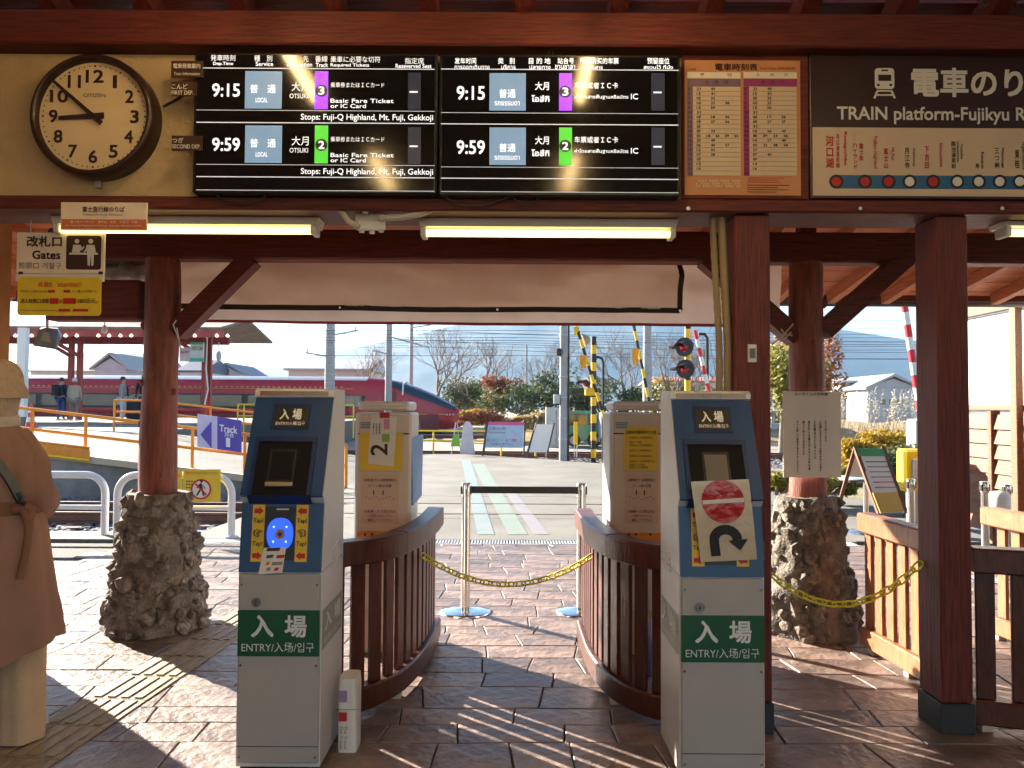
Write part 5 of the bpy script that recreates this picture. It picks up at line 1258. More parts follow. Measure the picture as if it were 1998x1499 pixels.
rf = [[(x,50+a*1.42,ZB+b*(ZT-ZB)+.012) for a,b in ((-.875,.925),(-.6,.99),(-.25,1.005),(.25,1.005),(.6,.99),(.875,.925))] for x in (-62,-12,-9.2)]
MB().rings(rf,closed=False,cap=False).build('roof_panel', TROOF, tr, True)
MB().box((-62,48.535,ZB-.1),(-4.6,48.6,.95)).build('lower_skirt', TMAR, tr, True)
MB().box((-62,48.53,1.28),(-10.3,48.57,2.2)).build('window_band', BLACK, tr, True)
for i in range(20):
    x = -61+i*2.6
    if x < -10.5: 
        MB().cbox((x+.12,48.52,1.38),(x+2.35,48.6,2.12),.03).build('window', TGL, tr, True)
MB().box((-62,48.535,2.52),(-10,48.57,2.545)).build('gold_line', TGOLD, tr, True)
gd = MB()
for i in range(150): gd.box((-60+i*.33,48.53,2.6),(-59.86+i*.33,48.56,2.66))
gd.build('gold_dots', TGOLD, tr, True)
gd = MB()
for i in range(140): gd.box((-60+i*.36,48.51,.55),(-59.8+i*.36,48.54,.62))
gd.build('gold_pattern', TGOLD, tr, True)
# windscreen: a lifted patch of the nose
def np_(i0, i1, j0, j1, lift):
    rows_ = []
    for i in range(i0,i1+1):
        s = sect(*nose[i]); rows_.append([(p[0]+lift,p[1]-(lift if j<8 else -lift),p[2]+lift) for j,p in enumerate(s) if j0<=j<=j1])
    return rows_
def nose_pt(i, side, b):
    s = sect(*nose[i])[:8]; zt, zb = nose[i][1], nose[i][3]; z = zb+b*(zt-zb)
    for p, q in zip(s, s[1:]):
        if p[2]-1e-6 <= z <= q[2]+1e-6:
            u = (z-p[2])/max(1e-6,q[2]-p[2]); y = p[1]+(q[1]-p[1])*u; break
    else: y = s[-1][1]
    return (p[0]+.02, 50+side*(50-y)+side*.03, z+.02)
wsr = []
for i, zl in ((2,2.85),(3,2.36),(4,2.0),(5,1.66),(6,1.36),(7,1.18)):
    zt, zb = nose[i][1], nose[i][3]; b0 = (zl-zb)/(zt-zb); bs_ = [b0+(1-b0)*k/6 for k in range(7)]
    wsr.append([nose_pt(i,-1,b) for b in bs_]+[nose_pt(i,1,b) for b in reversed(bs_)])
for sd2 in (-1,1):
    for k in range(3): MB().lathe([(.07,0),(.06,.03),(.001,.04)],10).xf(Matrix.Translation((-4.15+k*.2,50+sd2*(1.02-k*.07),.95)) @ Matrix.Rotation(R(90)*-sd2 if sd2>0 else R(90),4,'X')).build('headlight', WHITEV, tr, True)
MB().rings([[(-8.6,48.55,.9),(-6,48.62,.92),(-4.3,48.9,.94),(-3.3,49.5,.96)],[(-8.6,48.55,.97),(-6,48.62,.99),(-4.3,48.9,1.0),(-3.3,49.5,1.0)]],closed=False,cap=False).build('gold_line', TGOLD, tr, True)
MB().rings(wsr,closed=False,cap=False).build('windscreen', mat('blue windscreen',(.01,.03,.05),.1,.15,3,spec=.5), tr, True)
MB().rings(np_(3,3,3,12,.04)+[[(p[0]+.1,p[1],p[2]) for p in np_(3,3,3,12,.04)[0]]],closed=False,cap=False).build('screen_frame', WHITEV, tr, True)
MB().cbox((-8.1,48.52,1.3),(-7.3,48.6,2.4),.03).build('cab_door', TMAR, tr, True)
for x in (-20,-34,-48): MB().box((x,48.9,-.05),(x+3,51,.4)).build('bogie', BLACK, tr, True)
MB().tube([at(800,835,48.3),at(805,806,48.3),at(815,810,48.3),at(820,838,48.3)],.02,6).build('grab_rail', GALV, tr, True)

# ---- poles and wires
CPO = mat('grey concrete pole',(.33,.33,.33),.8,.15,4)
def pole(px, ytop, ybase, Y, r, label, arms=()):
    c = at(px,ybase,Y); z1 = at(px,ytop,Y).z+1.2; t = thing('utility_pole', label, 'pole', (c.x,Y,min(c.z,-.25) if Y>22 else -.25), 0, 'concrete poles along the tracks')
    b = t.location.z
    MB().tube([(0,0,0),(0,0,z1-b)],[r*1.15,r*.9],14).build('shaft', CPO, t)
    for (dz,l,s) in arms: MB().bar((0,-.1,z1-b-dz),(l,-.1,z1-b-dz+s),.09,.09).build('crossarm', GALV, t); MB().cyl((l*.9,-.1,z1-b-dz+s),(l*.9,-.1,z1-b-dz+s+.25),.06,8).build('insulator', WHITEV, t)
    return t, b, z1
t,b,z1 = pole(642,628,850,44,.27,'thick grey pole with climbing bands behind the first gate',((2.0,1.6,.3),(3.2,-1.4,.2)))
for k in range(7): MB().cyl((0,0,3+k*.5),(0,0,3.05+k*.5),.3,14).build('band', GALV, t)
pole(757,636,850,43,.18,'slim grey pole behind the number two paper',((1.8,2.2,-.6),(2.8,-.9,.2)))
pole(801,632,850,56,.14,'thin distant grey pole left of the train nose',((1.5,1.4,.2),))
pole(1263,640,800,36,.2,'pale grey pole behind the second striped crossing arm')
t,b,z1 = pole(1099,628,898,20.3,.10,'near concrete pole with a conduit at the end of the crossing pavement')
MB().tube([(.13,-.04,.05),(.13,-.04,z1-b)],.025,8).build('conduit', BLACK, t); MB().cbox((-.26,-.1,1.75),(-.1,.05,2.0),.01).build('meter_box', GALV, t); MB().lathe([(.32,0),(.26,.08),(.14,.16)],14).build('footing', BALLAST, t); MB().cbox((-.2,-.2,3.0),(-.06,-.05,3.2),.02).build('small_lamp', BLACK, t)
for k in range(6): MB().cyl((0,0,.8+k*.55),(0,0,.83+k*.55),.125,12).build('band', GALV, t)
t,b,z1 = pole(1027,690,740,110,.2,'thin dark distant pole above the hedge')
WIR = mat('wire',(.05,.05,.06),.6,.2,5)
wires = [(38,648),(38,655),(40,662),(40,672),(34,668),(46,680),(36,697)]
for i,(Y,py) in enumerate(wires):
    z = at(999,py,Y).z; pts = [(x,Y+.02*x,z+.012*((x%24)-12)**2/12*.6) for x in range(-48,50,6)]
    tag(MB().tube(pts,.010,4,smooth=False).build('overhead_wire', WIR), 'thin dark overhead wire strung above the tracks', 'wire', 'overhead wires above the tracks')
for i,py in enumerate((625,642,668,688,700)):
    z = at(1700,py,60).z; pts = [(x,60,z+.0006*(x-28)**2) for x in range(-10,90,8)]
    tag(MB().tube(pts,.015,4,smooth=False).build('overhead_wire', WIR), 'thin dark wire crossing the mountain right of the notice column', 'wire', 'overhead wires before the mountain')

# ---- level crossing equipment
YK = mat('signal yellow',(.78,.5,.01),.45,.1,6); KK = mat('signal black',(.015,.014,.014),.5,.2,6); RW = mat('arm red',(.62,.02,.03),.45,.06,6)
def striped(mb_parent, p, q, r, n_, m1, m2, name):
    p = Vector(p); q = Vector(q)
    for i in range(n_): MB().cyl(p.lerp(q,i/n_),p.lerp(q,(i+1)/n_),r,10).build(name, m1 if i%2==0 else m2, mb_parent, True)
def signal_light(parent, c, s, ang, visor=True):
    M = Matrix.Translation(c) @ Matrix.Rotation(ang,4,'Z')
    MB().lathe([(s*1.25,0),(s*1.25,.02),(s*.8,.05),(s*.4,.1)],18).xf(M @ Matrix.Rotation(R(-90),4,'X')).build('backplate', KK, parent, True)
    MB().lathe([(s*.62,.0),(s*.5,.05),(.001,.07)],16).xf(M @ Matrix.Rotation(R(90),4,'X')).build('lens', mat('red lens',(.35,.01,.02),.15,.1,6), parent, True)
    v = []
    for k in range(9): a = R(10+20*k); v.append((s*.75*math.cos(a), s*.75*math.sin(a)))
    MB().rings([[(x,-.0,z) for x,z in v],[(x*1.0,-s*1.7,z*.9-s*.25) for x,z in v]],closed=False,cap=False).xf(M).build('visor', KK, parent, True)
B1 = at(1158,898,21.0); sp = thing('crossing_signal', 'yellow and black striped crossing signal post with a side lamp', 'crossing signal', (B1.x,21.0,-.2))
striped(sp,(B1.x,21,-.2),(B1.x,21,at(1158,657,21).z),.075,15,KK,YK,'stripe')
c = at(1147,697,20.9); 
MB().lathe([(.2,0),(.13,.1),(.05,.18)],14).xf(Matrix.Translation(at(1138,664,20.9)) @ Matrix.Rotation(R(70),4,'Y')).build('bell', mat('brass bell',(.35,.25,.12),.4,.15,8,metal=.6), sp, True)
signal_light(sp, at(1143,748,20.85), .14, R(-60)); MB().cbox(at(1150,765,21)-Vector((.12,.1,.1)),at(1150,765,21)+Vector((.2,.1,.12)),.02).build('control_box', YK, sp, True)
MB().lathe([(.3,0),(.28,.1),(.12,.14)],14,(B1.x,21,-.25)).build('footing', KK, sp, True)
hp = at(1177,690,21.2); gp = thing('black_hoop_pole', 'bent black pipe pole behind the striped signal post', 'pole', (hp.x,21.2,-.2))
MB().tube([at(1160,697,21.2),at(1168,697,21.2),at(1175,700,21.2),at(1177,708,21.2),(hp.x,21.2,-.2)],.035,8).build('pipe', KK, gp, True)
def arm(p0, p1, Y, n_, m1, m2, label, flags=(), r=.045, zb=None, cat='crossing arm'):
    a = at(*p0,Y); b = at(*p1,Y); d = (b-a).normalized(); 
    t = thing('crossing_barrier', label, cat, a if zb is None else (a.x,Y,zb), 0, 'raised crossing arms')
    striped(t, a, b, r, n_, m1, m2, 'stripe')
    for (px,py,w,h,m_) in flags:
        c = at(px,py,Y-.05); MB().rings([[(c.x+w*(i/4-.5)*(1-.25*j/4),Y-.05+.04*math.sin(i*1.3+j),c.z-h*(j/4-.5)) for i in range(5)] for j in range(5)],closed=False,cap=False).build('flag', m_, t, True)
    if zb is not None:
        MB().cbox((a.x-.18,Y-.15,zb),(a.x+.18,Y+.2,a.z+.1),.03).build('barrier_machine', YK if m1 in (YK,KK) else GALV, t, True)
    return t
arm((1196,870),(1122,628),20.6,14,KK,YK,'raised black and yellow crossing arm crossing the striped signal post',((1125,646,.16,.22,YK),(1138,706,.2,.36,mat('amber flag',(.8,.34,.01),.5,.1,6))),zb=-.2)
arm((1276,830),(1235,628),22.0,11,KK,YK,'raised black and yellow crossing arm above the yellow notice exit gate',((1240,697,.2,.48,MATS['amber flag']),),zb=-.2)
B2 = at(1342,860,20.0); sp2 = thing('crossing_signal', 'crossing signal post with two round red lamps behind the no entry gate', 'crossing signal', (B2.x,20.0,-.2))
striped(sp2,(B2.x,20,-.2),(B2.x,20,at(1350,640,20).z+.3),.08,12,YK,KK,'stripe')
for px,py in ((1335,677),(1337,720)): signal_light(sp2, at(px,py,19.85), .2, R(-35)); signal_light(sp2, at(px-8,py+2,20.1), .16, R(-120))
MB().tube([at(1363,652,20.1),at(1375,652,20.1),at(1380,660,20.1),at(1380,740,20.1),at(1378,860,20.1)],.04,8).build('hoop_pipe', KK, sp2, True)
arm((1392,800),(1356,645),19.5,9,RW,WHITEV,'raised red and white crossing arm beside the signal with two red lamps',(),r=.05,zb=-.2)
arm((1800,830),(1763,585),12.5,10,WHITEV,RW,'raised red and white crossing arm seen beside the chain pillar',(),r=.055,zb=-.2)
ym = thing('marker_post', 'small yellow topped marker post near the concrete pole', 'marker', gnd(1123,892)); MB().box((-.05,-.02,.35),(.06,.02,1.0)).build('plate', YK, ym); MB().cyl((-.03,0,0),(-.03,0,.4),.015,6).build('leg', GALV, ym); MB().cyl((.04,0,0),(.04,0,.4),.015,6).build('leg', GALV, ym)
v = gnd(1190,872); bx_ = thing('yellow_motor_box', 'yellow barrier motor box half hidden by the exit gate', 'box', (v.x,v.y,-.2)); MB().cbox((-.2,-.2,0),(.25,.2,1.25),.03).build('case', YK, bx_); MB().box((-.1,-.21,.5),(.15,-.2,.9)).build('label_plate', KK, bx_)

# ---- boards at the end of the crossing
v = gnd(912,886); sd_ = thing('standee', 'cut out standee in white and lilac standing by the yellow barrier', 'standee', v)
k_ = v.y/F
MB().prism([(-14*k_,0),(15*k_,0),(11*k_,26*k_),(10*k_,45*k_),(9*k_,54*k_),(4*k_,63*k_),(-4*k_,63*k_),(-9*k_,54*k_),(-10*k_,42*k_),(-13*k_,24*k_)],'y',-.02,.02).build('panel', mat('lilac white board',(.45,.43,.55),.5,.25,2.5,col2=(.65,.6,.62)), sd_); MB().prism([(0,0),(.35,0),(0,.9)],'x',-.02,.02).xf(Matrix.Translation((0,.02,0))).build('stay', GALV, sd_)
v2 = gnd(890,888); gs = thing('green_board_stand', 'small stand with a green sheet beside the standee', 'stand', v2); MB().prism([(-.16,.25),(.1,.25),(.06,.6),(-.08,.6)],'y',-.03,.0).build('sheet', mat('leaf green sheet',(.2,.45,.05),.5,.1,6), gs)
for s in (-1,1): MB().tube([(.14*s,0,0),(.02*s,.02,.95)],.015,6).build('leg', GALV, gs)
def a_board(px0,px1,py0,py1,Y,label,mats_,lean=.18,skew=0):
    c = gnd((px0+px1)/2,py1); t = thing('a_board', label, 'sign board', (c.x,c.y,0)); k = c.y/F; w=(px1-px0)*k/2; h=(py1-py0)*k
    FR = mat('brown board frame',(.06,.035,.025),.6,.2,6)
    for s in (-1,1): MB().bar((s*w,0,0),(s*w*.93+skew,lean*h,h),.04,.04).build('leg', FR, t); MB().bar((s*w,2*lean*h,0),(s*w*.93+skew,lean*h+.02,h),.04,.04).build('leg', FR, t)
    F2 = lambda u,v_: Vector(((-w+2*w*u)*(1-.07*v_)+skew*v_, lean*h*v_-.025, h*v_))
    for (v0,v1,m_,nm) in mats_: MB().add([F2(.03,v0),F2(.97,v0),F2(.97,v1),F2(.03,v1)]+[F2(.03,v0)+Vector((0,.012,0)),F2(.97,v0)+Vector((0,.012,0)),F2(.97,v1)+Vector((0,.012,0)),F2(.03,v1)+Vector((0,.012,0))],[(0,1,2,3),(7,6,5,4),(0,1,5,4),(1,2,6,5),(2,3,7,6),(3,0,4,7)]).build(nm, m_, t)
    return t, F2
PINK = mat('pink heading',(.6,.1,.25),.5,.08,6); SKYB = mat('pale blue board',(.4,.5,.62),.5,.1,5)
t, F2 = a_board(942,1022,824,890,20,'wide pale blue information board with a pink heading at the crossing end',((.24,.9,SKYB,'panel'),(.9,1.0,PINK,'heading')),.25,.08)
for i,(s,u0,u1,v0) in enumerate((('河口湖駅からのご案内',.06,.5,.76),('Fuji Excursion',.06,.5,.64),('富士山ビュー',.05,.42,.42),('￥7 300',.52,.8,.42),('ご利用ください',.1,.7,.3))):
    O = F2(u0,v0)-Vector((0,.004,0)); lettering(t, s, O, F2(u1,v0)-F2(u0,v0), F2(u0,v0+.09)-F2(u0,v0), (PINK if i==3 else INKG), .02, world=False)
t, F2 = a_board(1028,1066,826,892,20,'narrow white folding board beside the wide information board',((.14,.96,WHITEV,'panel'),),.3,.25)
wr = BALLAST
# A-board on the right with green heading
c = gnd(1700,1005); ab = thing('notice_a_board', 'white a-board with green heading and yellow foot beside the notice column', 'sign board', (c.x,6.6,0))
YA = 6.6; GH = mat('green heading',(.06,.3,.12),.5,.08,6); BFR = mat('varnished brown frame',(.14,.06,.03),.5,.2,6)
def aq(pts, Ys, m, nm, off=0): 
    P = [at(x,y,Ys[i]-off) for i,(x,y) in enumerate(pts)]; MB().add(P+[p+Vector((0,.012,0)) for p in P],[(0,1,2,3),(7,6,5,4),(0,1,5,4),(1,2,6,5),(2,3,7,6),(3,0,4,7)]).build(nm, m, ab, True)
aq([(1671,875),(1722,875),(1765,1000),(1718,1002)],(6.9,6.9,6.45,6.45),WHITEV,'front_panel')
aq([(1671,875),(1722,875),(1728,890),(1676,890)],(6.9,6.9,6.846,6.846),GH,'heading',.012)
aq([(1703,962),(1751,960),(1764,998),(1718,1001)],(6.587,6.594,6.457,6.446),mat('yellow panel',(.6,.4,.09),.5,.06,5),'yellow_foot',.012)
for i in range(6):
    y = 900+i*10; x0 = 1676+(y-875)*.37; aq([(x0+4,y),(x0+46,y),(x0+47,y+3),(x0+5,y+3)],(6.9-(y-875)*.0036,)*4,INKG if i!=4 else INKR,'text_line',.014)
for p,q in (((1669,873),(1637,985)),((1668,873),(1716,1004)),((1722,873),(1767,1000))): MB().bar(at(*p,6.92),at(*q,6.95 if q[0]<1650 else 6.47),.03,.03).build('frame_bar', BFR, ab, True)
aq([(1668,882),(1650,930),(1690,932),(1676,884)],(6.95,7.1,7.1,6.95),mat('white rear panel',(.5,.47,.42),.5,.08,5),'rear_panel')
MB().bar(at(1645,940,7.0),at(1695,938,6.8),.02,.02).build('stay', BFR, ab, True)
bt = thing('blue_stool', 'round pale blue table top behind the a-board', 'table', gnd(1690,1040)); v = gnd(1690,1040)
MB().lathe([(.001,.62),(.28,.62),(.29,.6),(.27,.58),(.03,.57)],28).build('top', mat('pale blue top',(.22,.32,.45),.35,.08,5), bt); MB().cyl((0,0,0),(0,0,.58),.03,10).build('stem', STEEL, bt); MB().lathe([(.22,0),(.2,.02),(.04,.04)],20).build('base', STEEL, bt)
ye = thing('yellow_device', 'yellow and grey machine partly hidden by the chain pillar', 'machine', gnd(1790,1000)); c = at(1790,960,8.5)
MB().cbox((c.x-.14,8.5,at(1790,960,8.5).z),(c.x+.25,8.7,at(1790,877,8.5).z),.03).build('case', YRAIL, ye, True); MB().cbox((c.x-.06,8.47,at(1790,935,8.5).z),(c.x+.2,8.5,at(1790,895,8.5).z),.02).build('window', GALV, ye, True); MB().box((c.x-.05,8.55,0),(c.x+.2,8.65,at(1790,960,8.5).z)).build('stand', GALV, ye, True)

# ---- plank wall at right
PLK = mat('sunlit planks',(.2,.082,.038),.6,.3,5,.2,stretch=(10,1.2,14),objvar=.15)
XW = 5.0; pw = thing('plank_wall', 'wooden plank fence wall with a white panel above at the right edge', 'wall', (XW,8,0))
for seg,(ya,yb) in enumerate(((6.55,7.95),(8.02,9.15))):
    for k in range(8):
        z = .12+k*.152
        MB().add([(XW-.03,ya,z),(XW-.03,yb,z),(XW+.0,yb,z+.15),(XW+.0,ya,z+.15),(XW+.03,ya,z),(XW+.03,yb,z),(XW+.03,yb,z+.15),(XW+.03,ya,z+.15)],[(0,1,2,3),(7,6,5,4),(0,1,5,4),(1,2,6,5),(2,3,7,6),(3,0,4,7)]).build('plank', PLK, pw, True)
for y in (6.5,7.985,9.2): MB().cbox((XW-.05,y-.035,0),(XW+.05,y+.035,1.375),.006).build('upright', PLK, pw, True)
MB().cbox((XW-.06,6.45,1.376),(XW+.06,9.25,1.43),.008).build('cap_rail', PLK, pw, True)
MB().box((XW-.01,6.5,1.432),(XW+.02,9.2,2.38)).build('white_panel', mat('white wall panel',(.8,.8,.78),.6,.03,3), pw, True)
MB().bar((XW-.03,6.4,2.44),(XW-.03,9.25,2.44),.09,.1).build('top_beam', PLK, pw, True)
MB().cbox((XW-.13,7.42,0),(XW-.06,7.52,2.6),.006).build('front_post', PLK, pw, True)

# ---- vegetation
def leafmat(n_, c1, c2): 
    return mat(n_, c1, .7, .2, 1.3, 0, col2=c2, trans=.3, detail=6)
def leaves(mb, cen, rad, n_, s, q, lump=5, flat=1.0):
    L = [(Vector((max(-.7,min(.7,q.gauss(0,.42))),max(-.7,min(.7,q.gauss(0,.42))),max(-.6,min(.5,q.gauss(-.1,.35))))),q.uniform(.3,.55)) for _ in range(lump)]
    for i in range(n_):
        c, r = L[q.randrange(lump)]
        d = Vector((q.gauss(0,1),q.gauss(0,1),q.gauss(0,1))).normalized()*r*q.random()**.4 + c
        p = Vector((cen[0]+d.x*rad[0],cen[1]+d.y*rad[1],cen[2]+d.z*rad[2]))
        if p.z < cen[2]-rad[2]: p.z = cen[2]-rad[2]*q.random()
        u = Vector((q.gauss(0,1),q.gauss(0,1),q.gauss(0,1))).normalized(); v_ = u.orthogonal().normalized(); k = s*q.uniform(.6,1.4)
        mb.add([p-u*k,p+v_*k*.55,p+u*k,p-v_*k*.55],[(0,1,2,3)])
def branch(mb, p, d, L, r, depth, q):
    if depth == 0 or r < .004: return
    n_ = 3; pts = [p]; dd = d.copy()
    for i in range(n_):
        dd = (dd + Vector((q.gauss(0,.13),q.gauss(0,.13),q.gauss(.05,.1)))).normalized(); pts.append(pts[-1]+dd*L/n_)
    mb.tube(pts,[r*(1-.4*i/n_) for i in range(n_+1)],5 if r > .03 else 3,cap=False)
    for k in range(q.choice((2,3,3))):
        t = pts[q.choice((2,3,3))]; nd = (dd + Vector((q.gauss(0,.55),q.gauss(0,.4),q.gauss(.12,.35)))).normalized(); branch(mb, t, nd, L*q.uniform(.6,.82), r*.58, depth-1, q)
BRK = mat('grey bark',(.2,.16,.13),.9,.3,8); 
def bare_tree(px, Y, h, seed, label, lean=0, dep=6):
    q = hz(seed); c = at(px,820,Y); t = thing('bare_tree', label, 'tree', (c.x,Y,-.28))
    MB().tube([(0,0,0),(lean*.2,0,h*.15),(lean*.5,0,h*.3)],[h*.03,h*.022,h*.016],8).build('trunk', BRK, t)
    mb = MB()
    for k in range(5): branch(mb, Vector((lean*.5,0,h*(.2+.03*k))), Vector((q.gauss(lean*.3,.5),q.gauss(0,.4),1)).normalized(), h*.26, h*.012, dep, q)
    mb.build('crown', BRK, t, fix=False); return t
bare_tree(850,58,8.2,1,'bare tree directly behind the train nose',.3)
bare_tree(950,45,5.8,2,'bare tree rising from the hedge above the autumn shrub')
bare_tree(1080,44,5.6,3,'bare tree behind the near concrete pole',-.5)
bare_tree(1215,42,6.0,4,'bare tree between the striped arms',.2)
bare_tree(1320,40,5.8,5,'bare tree behind the two lamp crossing signal',.2)
bare_tree(1400,38,5.6,6,'bare tree beside the conduit hose on the pillar',-.2)
bare_tree(700,60,7,8,'bare tree beyond the train roof left of the slim pole',0,5)
G1 = leafmat('dark evergreen leaf',(.045,.07,.025),(.16,.18,.07)); G2 = leafmat('yellow green leaf',(.12,.14,.02),(.32,.27,.04)); G3 = leafmat('autumn orange leaf',(.3,.09,.02),(.5,.22,.05)); G4 = leafmat('dry grass blade',(.3,.2,.08),(.5,.36,.18)); G5 = leafmat('golden shrub leaf',(.22,.14,.01),(.55,.36,.03)); G6 = leafmat('rust shrub leaf',(.22,.06,.03),(.4,.16,.07))
def shrub(name, label, cen, rad, n_, s, m, seed, cat='shrub', lump=9, group=None):
    q = hz(seed); t = thing(name, label, cat, (cen[0],cen[1],cen[2]-rad[2]), 0, group)
    mb = MB(); leaves(mb, (0,0,rad[2]), rad, n_, s, q, lump); mb.build('foliage', m, t, fix=False)
    st = MB()
    for k in range(5): st.tube([(q.gauss(0,.1)*rad[0],q.gauss(0,.1)*rad[1],0),(q.gauss(0,.3)*rad[0],q.gauss(0,.3)*rad[1],rad[2])],[.03,.012],5)
    st.build('stem', BRK, t, fix=False); return t
for i,(px,py,rx,rz,m_,lb) in enumerate(((880,770,2.4,1.4,G1,'dark evergreen shrub next to the train nose'),(935,775,2.2,1.3,G2,'yellow green shrub right of the train nose'),(972,768,1.3,1.2,G6,'rust red autumn shrub in the hedge'),(1020,770,2.4,1.5,G1,'dark evergreen shrub left of the near concrete pole'),(1075,768,2.2,1.6,G1,'dark evergreen shrub behind the near concrete pole'),(1150,775,2.4,1.3,G1,'evergreen shrub behind the striped signal post'),(1230,775,2.4,1.3,G1,'evergreen shrub above the yellow notice exit gate'),(1310,772,2.4,1.3,G2,'yellow green shrub left of the no entry gate'),(1385,775,2.2,1.2,G1,'evergreen shrub behind the red and white arm'))):
    Yh = 55 if i < 2 else 42+i%3; c = at(px,py,Yh); shrub('hedge_shrub', lb, (c.x,Yh,c.z), (rx,1.2,rz), 1900, .1, m_, 20+i, group='hedge shrubs beyond the tracks')
for i,(px,py,rx,rz,m_,lb) in enumerate(((925,812,.6,.4,G5,'yellow flowering low shrub at the train nose'),(960,815,1.6,.5,G6,'low reddish undergrowth under the rust shrub'),(1030,818,1.8,.5,G4,'dry grass bank left of the near concrete pole'),(1090,818,1.6,.45,G4,'dry grass bank under the bare tree'),)):
    c = at(px,py,37.5); shrub('bank_growth', lb, (c.x,37.5,c.z), (rx,.7,rz), 1500, .1, m_, 40+i, group='low growth on the bank')
# bank behind the tracks
bk = MB(); rows_ = []
for j in range(6):
    rows_.append([(-1.7+i*1.0,36+j*2.4,-.28+ (0,.5,.85,1.0,1.1,1.1)[j]*(.85+.3*noise.noise((i*.4,j,3)))*(1 if 1<i<34 else .0)) for i in range(36)])
struct(bk.rings(rows_,closed=False,cap=False).build('bank', mat('dry grass bank',(.2,.14,.07),.95,.3,3,.5,col2=(.36,.27,.14),bscale=10)))
# right hand plants
def tree(px, py, Y, rx, rz, m_, seed, label, n_=3000, s=.12):
    c = at(px,py,Y); q = hz(seed); t = thing('leafy_tree', label, 'tree', (c.x,Y,-.28))
    zc_ = c.z+.28; tk_ = MB(); tk_.tube([(0,0,0),(.05,0,zc_*.5),(0,0,zc_)],[.16,.11,.06],8).build('trunk', BRK, t)
    lb = MB()
    for k in range(6): lb.tube([(0,0,zc_*.5+k*.15),(q.gauss(0,.5)*rx,q.gauss(0,.4)*rx,zc_+q.gauss(0,.4)*rz)],[.05,.015],5)
    lb.build('limb', BRK, t, fix=False)
    mb = MB(); leaves(mb,(0,0,zc_),(rx,rx,rz),n_,s,q,12); mb.build('crown', m_, t, fix=False)
tree(1605,735,32,1.1,2.2,G3,61,'orange autumn tree behind the notice column',2200,.11); tree(1525,735,30,1.3,2.0,G2,62,'yellow green tree left of the notice column',2200,.1)
tree(1548,690,34,1.6,2.2,leafmat('pale autumn leaf',(.4,.25,.1),(.6,.42,.2)),63,'pale autumn tree above the notice column brace',1300,.09)
for i,(px,py,Y,rx,rz,m_,s,lb) in enumerate(((1720,880,13.5,.75,.5,G5,.045,'golden round shrub behind the a-board'),(1680,900,13,.5,.4,G5,.045,'golden shrub left of the a-board'),(1760,905,12,.7,.42,G1,.04,'dark green shrub under the golden shrub'),(1530,935,11,.55,.22,G2,.04,'bright green weeds left of the notice column plinth'),(1620,940,11,.5,.22,G2,.04,'bright green weeds right of the notice column plinth'),(1770,965,10,.5,.25,G1,.035,'green weeds beside the a-board'))):
    c = at(px,py,Y); shrub('garden_shrub', lb, (c.x,Y,c.z), (rx,rx*.7,rz), 3200, s, m_, 70+i, group='shrubs by the right hand path')
struct(MB().box((3.3,11.95,-.3),(14,19.5,-.12)).build('planting_bed', mat('planting soil',(.16,.12,.07),.95,.35,5,.5,col2=(.26,.22,.1),bscale=12)))
pg = MB(); q = hz(91)
PGM = leafmat('pampas plume',(.5,.42,.3),(.66,.58,.46))
c0 = at(1715,830,18); pgt = thing('pampas_grass', 'pale pampas grass plumes behind the golden shrub', 'grass', (c0.x,18,-.12))
bl = MB()
for i in range(150):
    x = q.uniform(-2.0,2.0); y = q.uniform(-.8,.8); h = q.uniform(1.0,1.75); dx = q.gauss(.15,.2)
    bl.tube([(x,y,0),(x+dx*.4,y,h*.6),(x+dx,y,h)],[.008,.006,.003],3,cap=False)
    for k in range(12):
        t_ = k/12; p = Vector((x+dx*(1+.25*t_),y,h-.05+.34*t_)); u = Vector((q.gauss(.5,.4),q.gauss(0,.4),q.gauss(.4,.4))).normalized()*.07; w_ = u.orthogonal().normalized()*.015
        pg.add([p,p+u*.5+w_,p+u,p+u*.5-w_],[(0,1,2,3)])
bl.build('stalks', G4, pgt, fix=False); pg.build('plumes', PGM, pgt, fix=False)

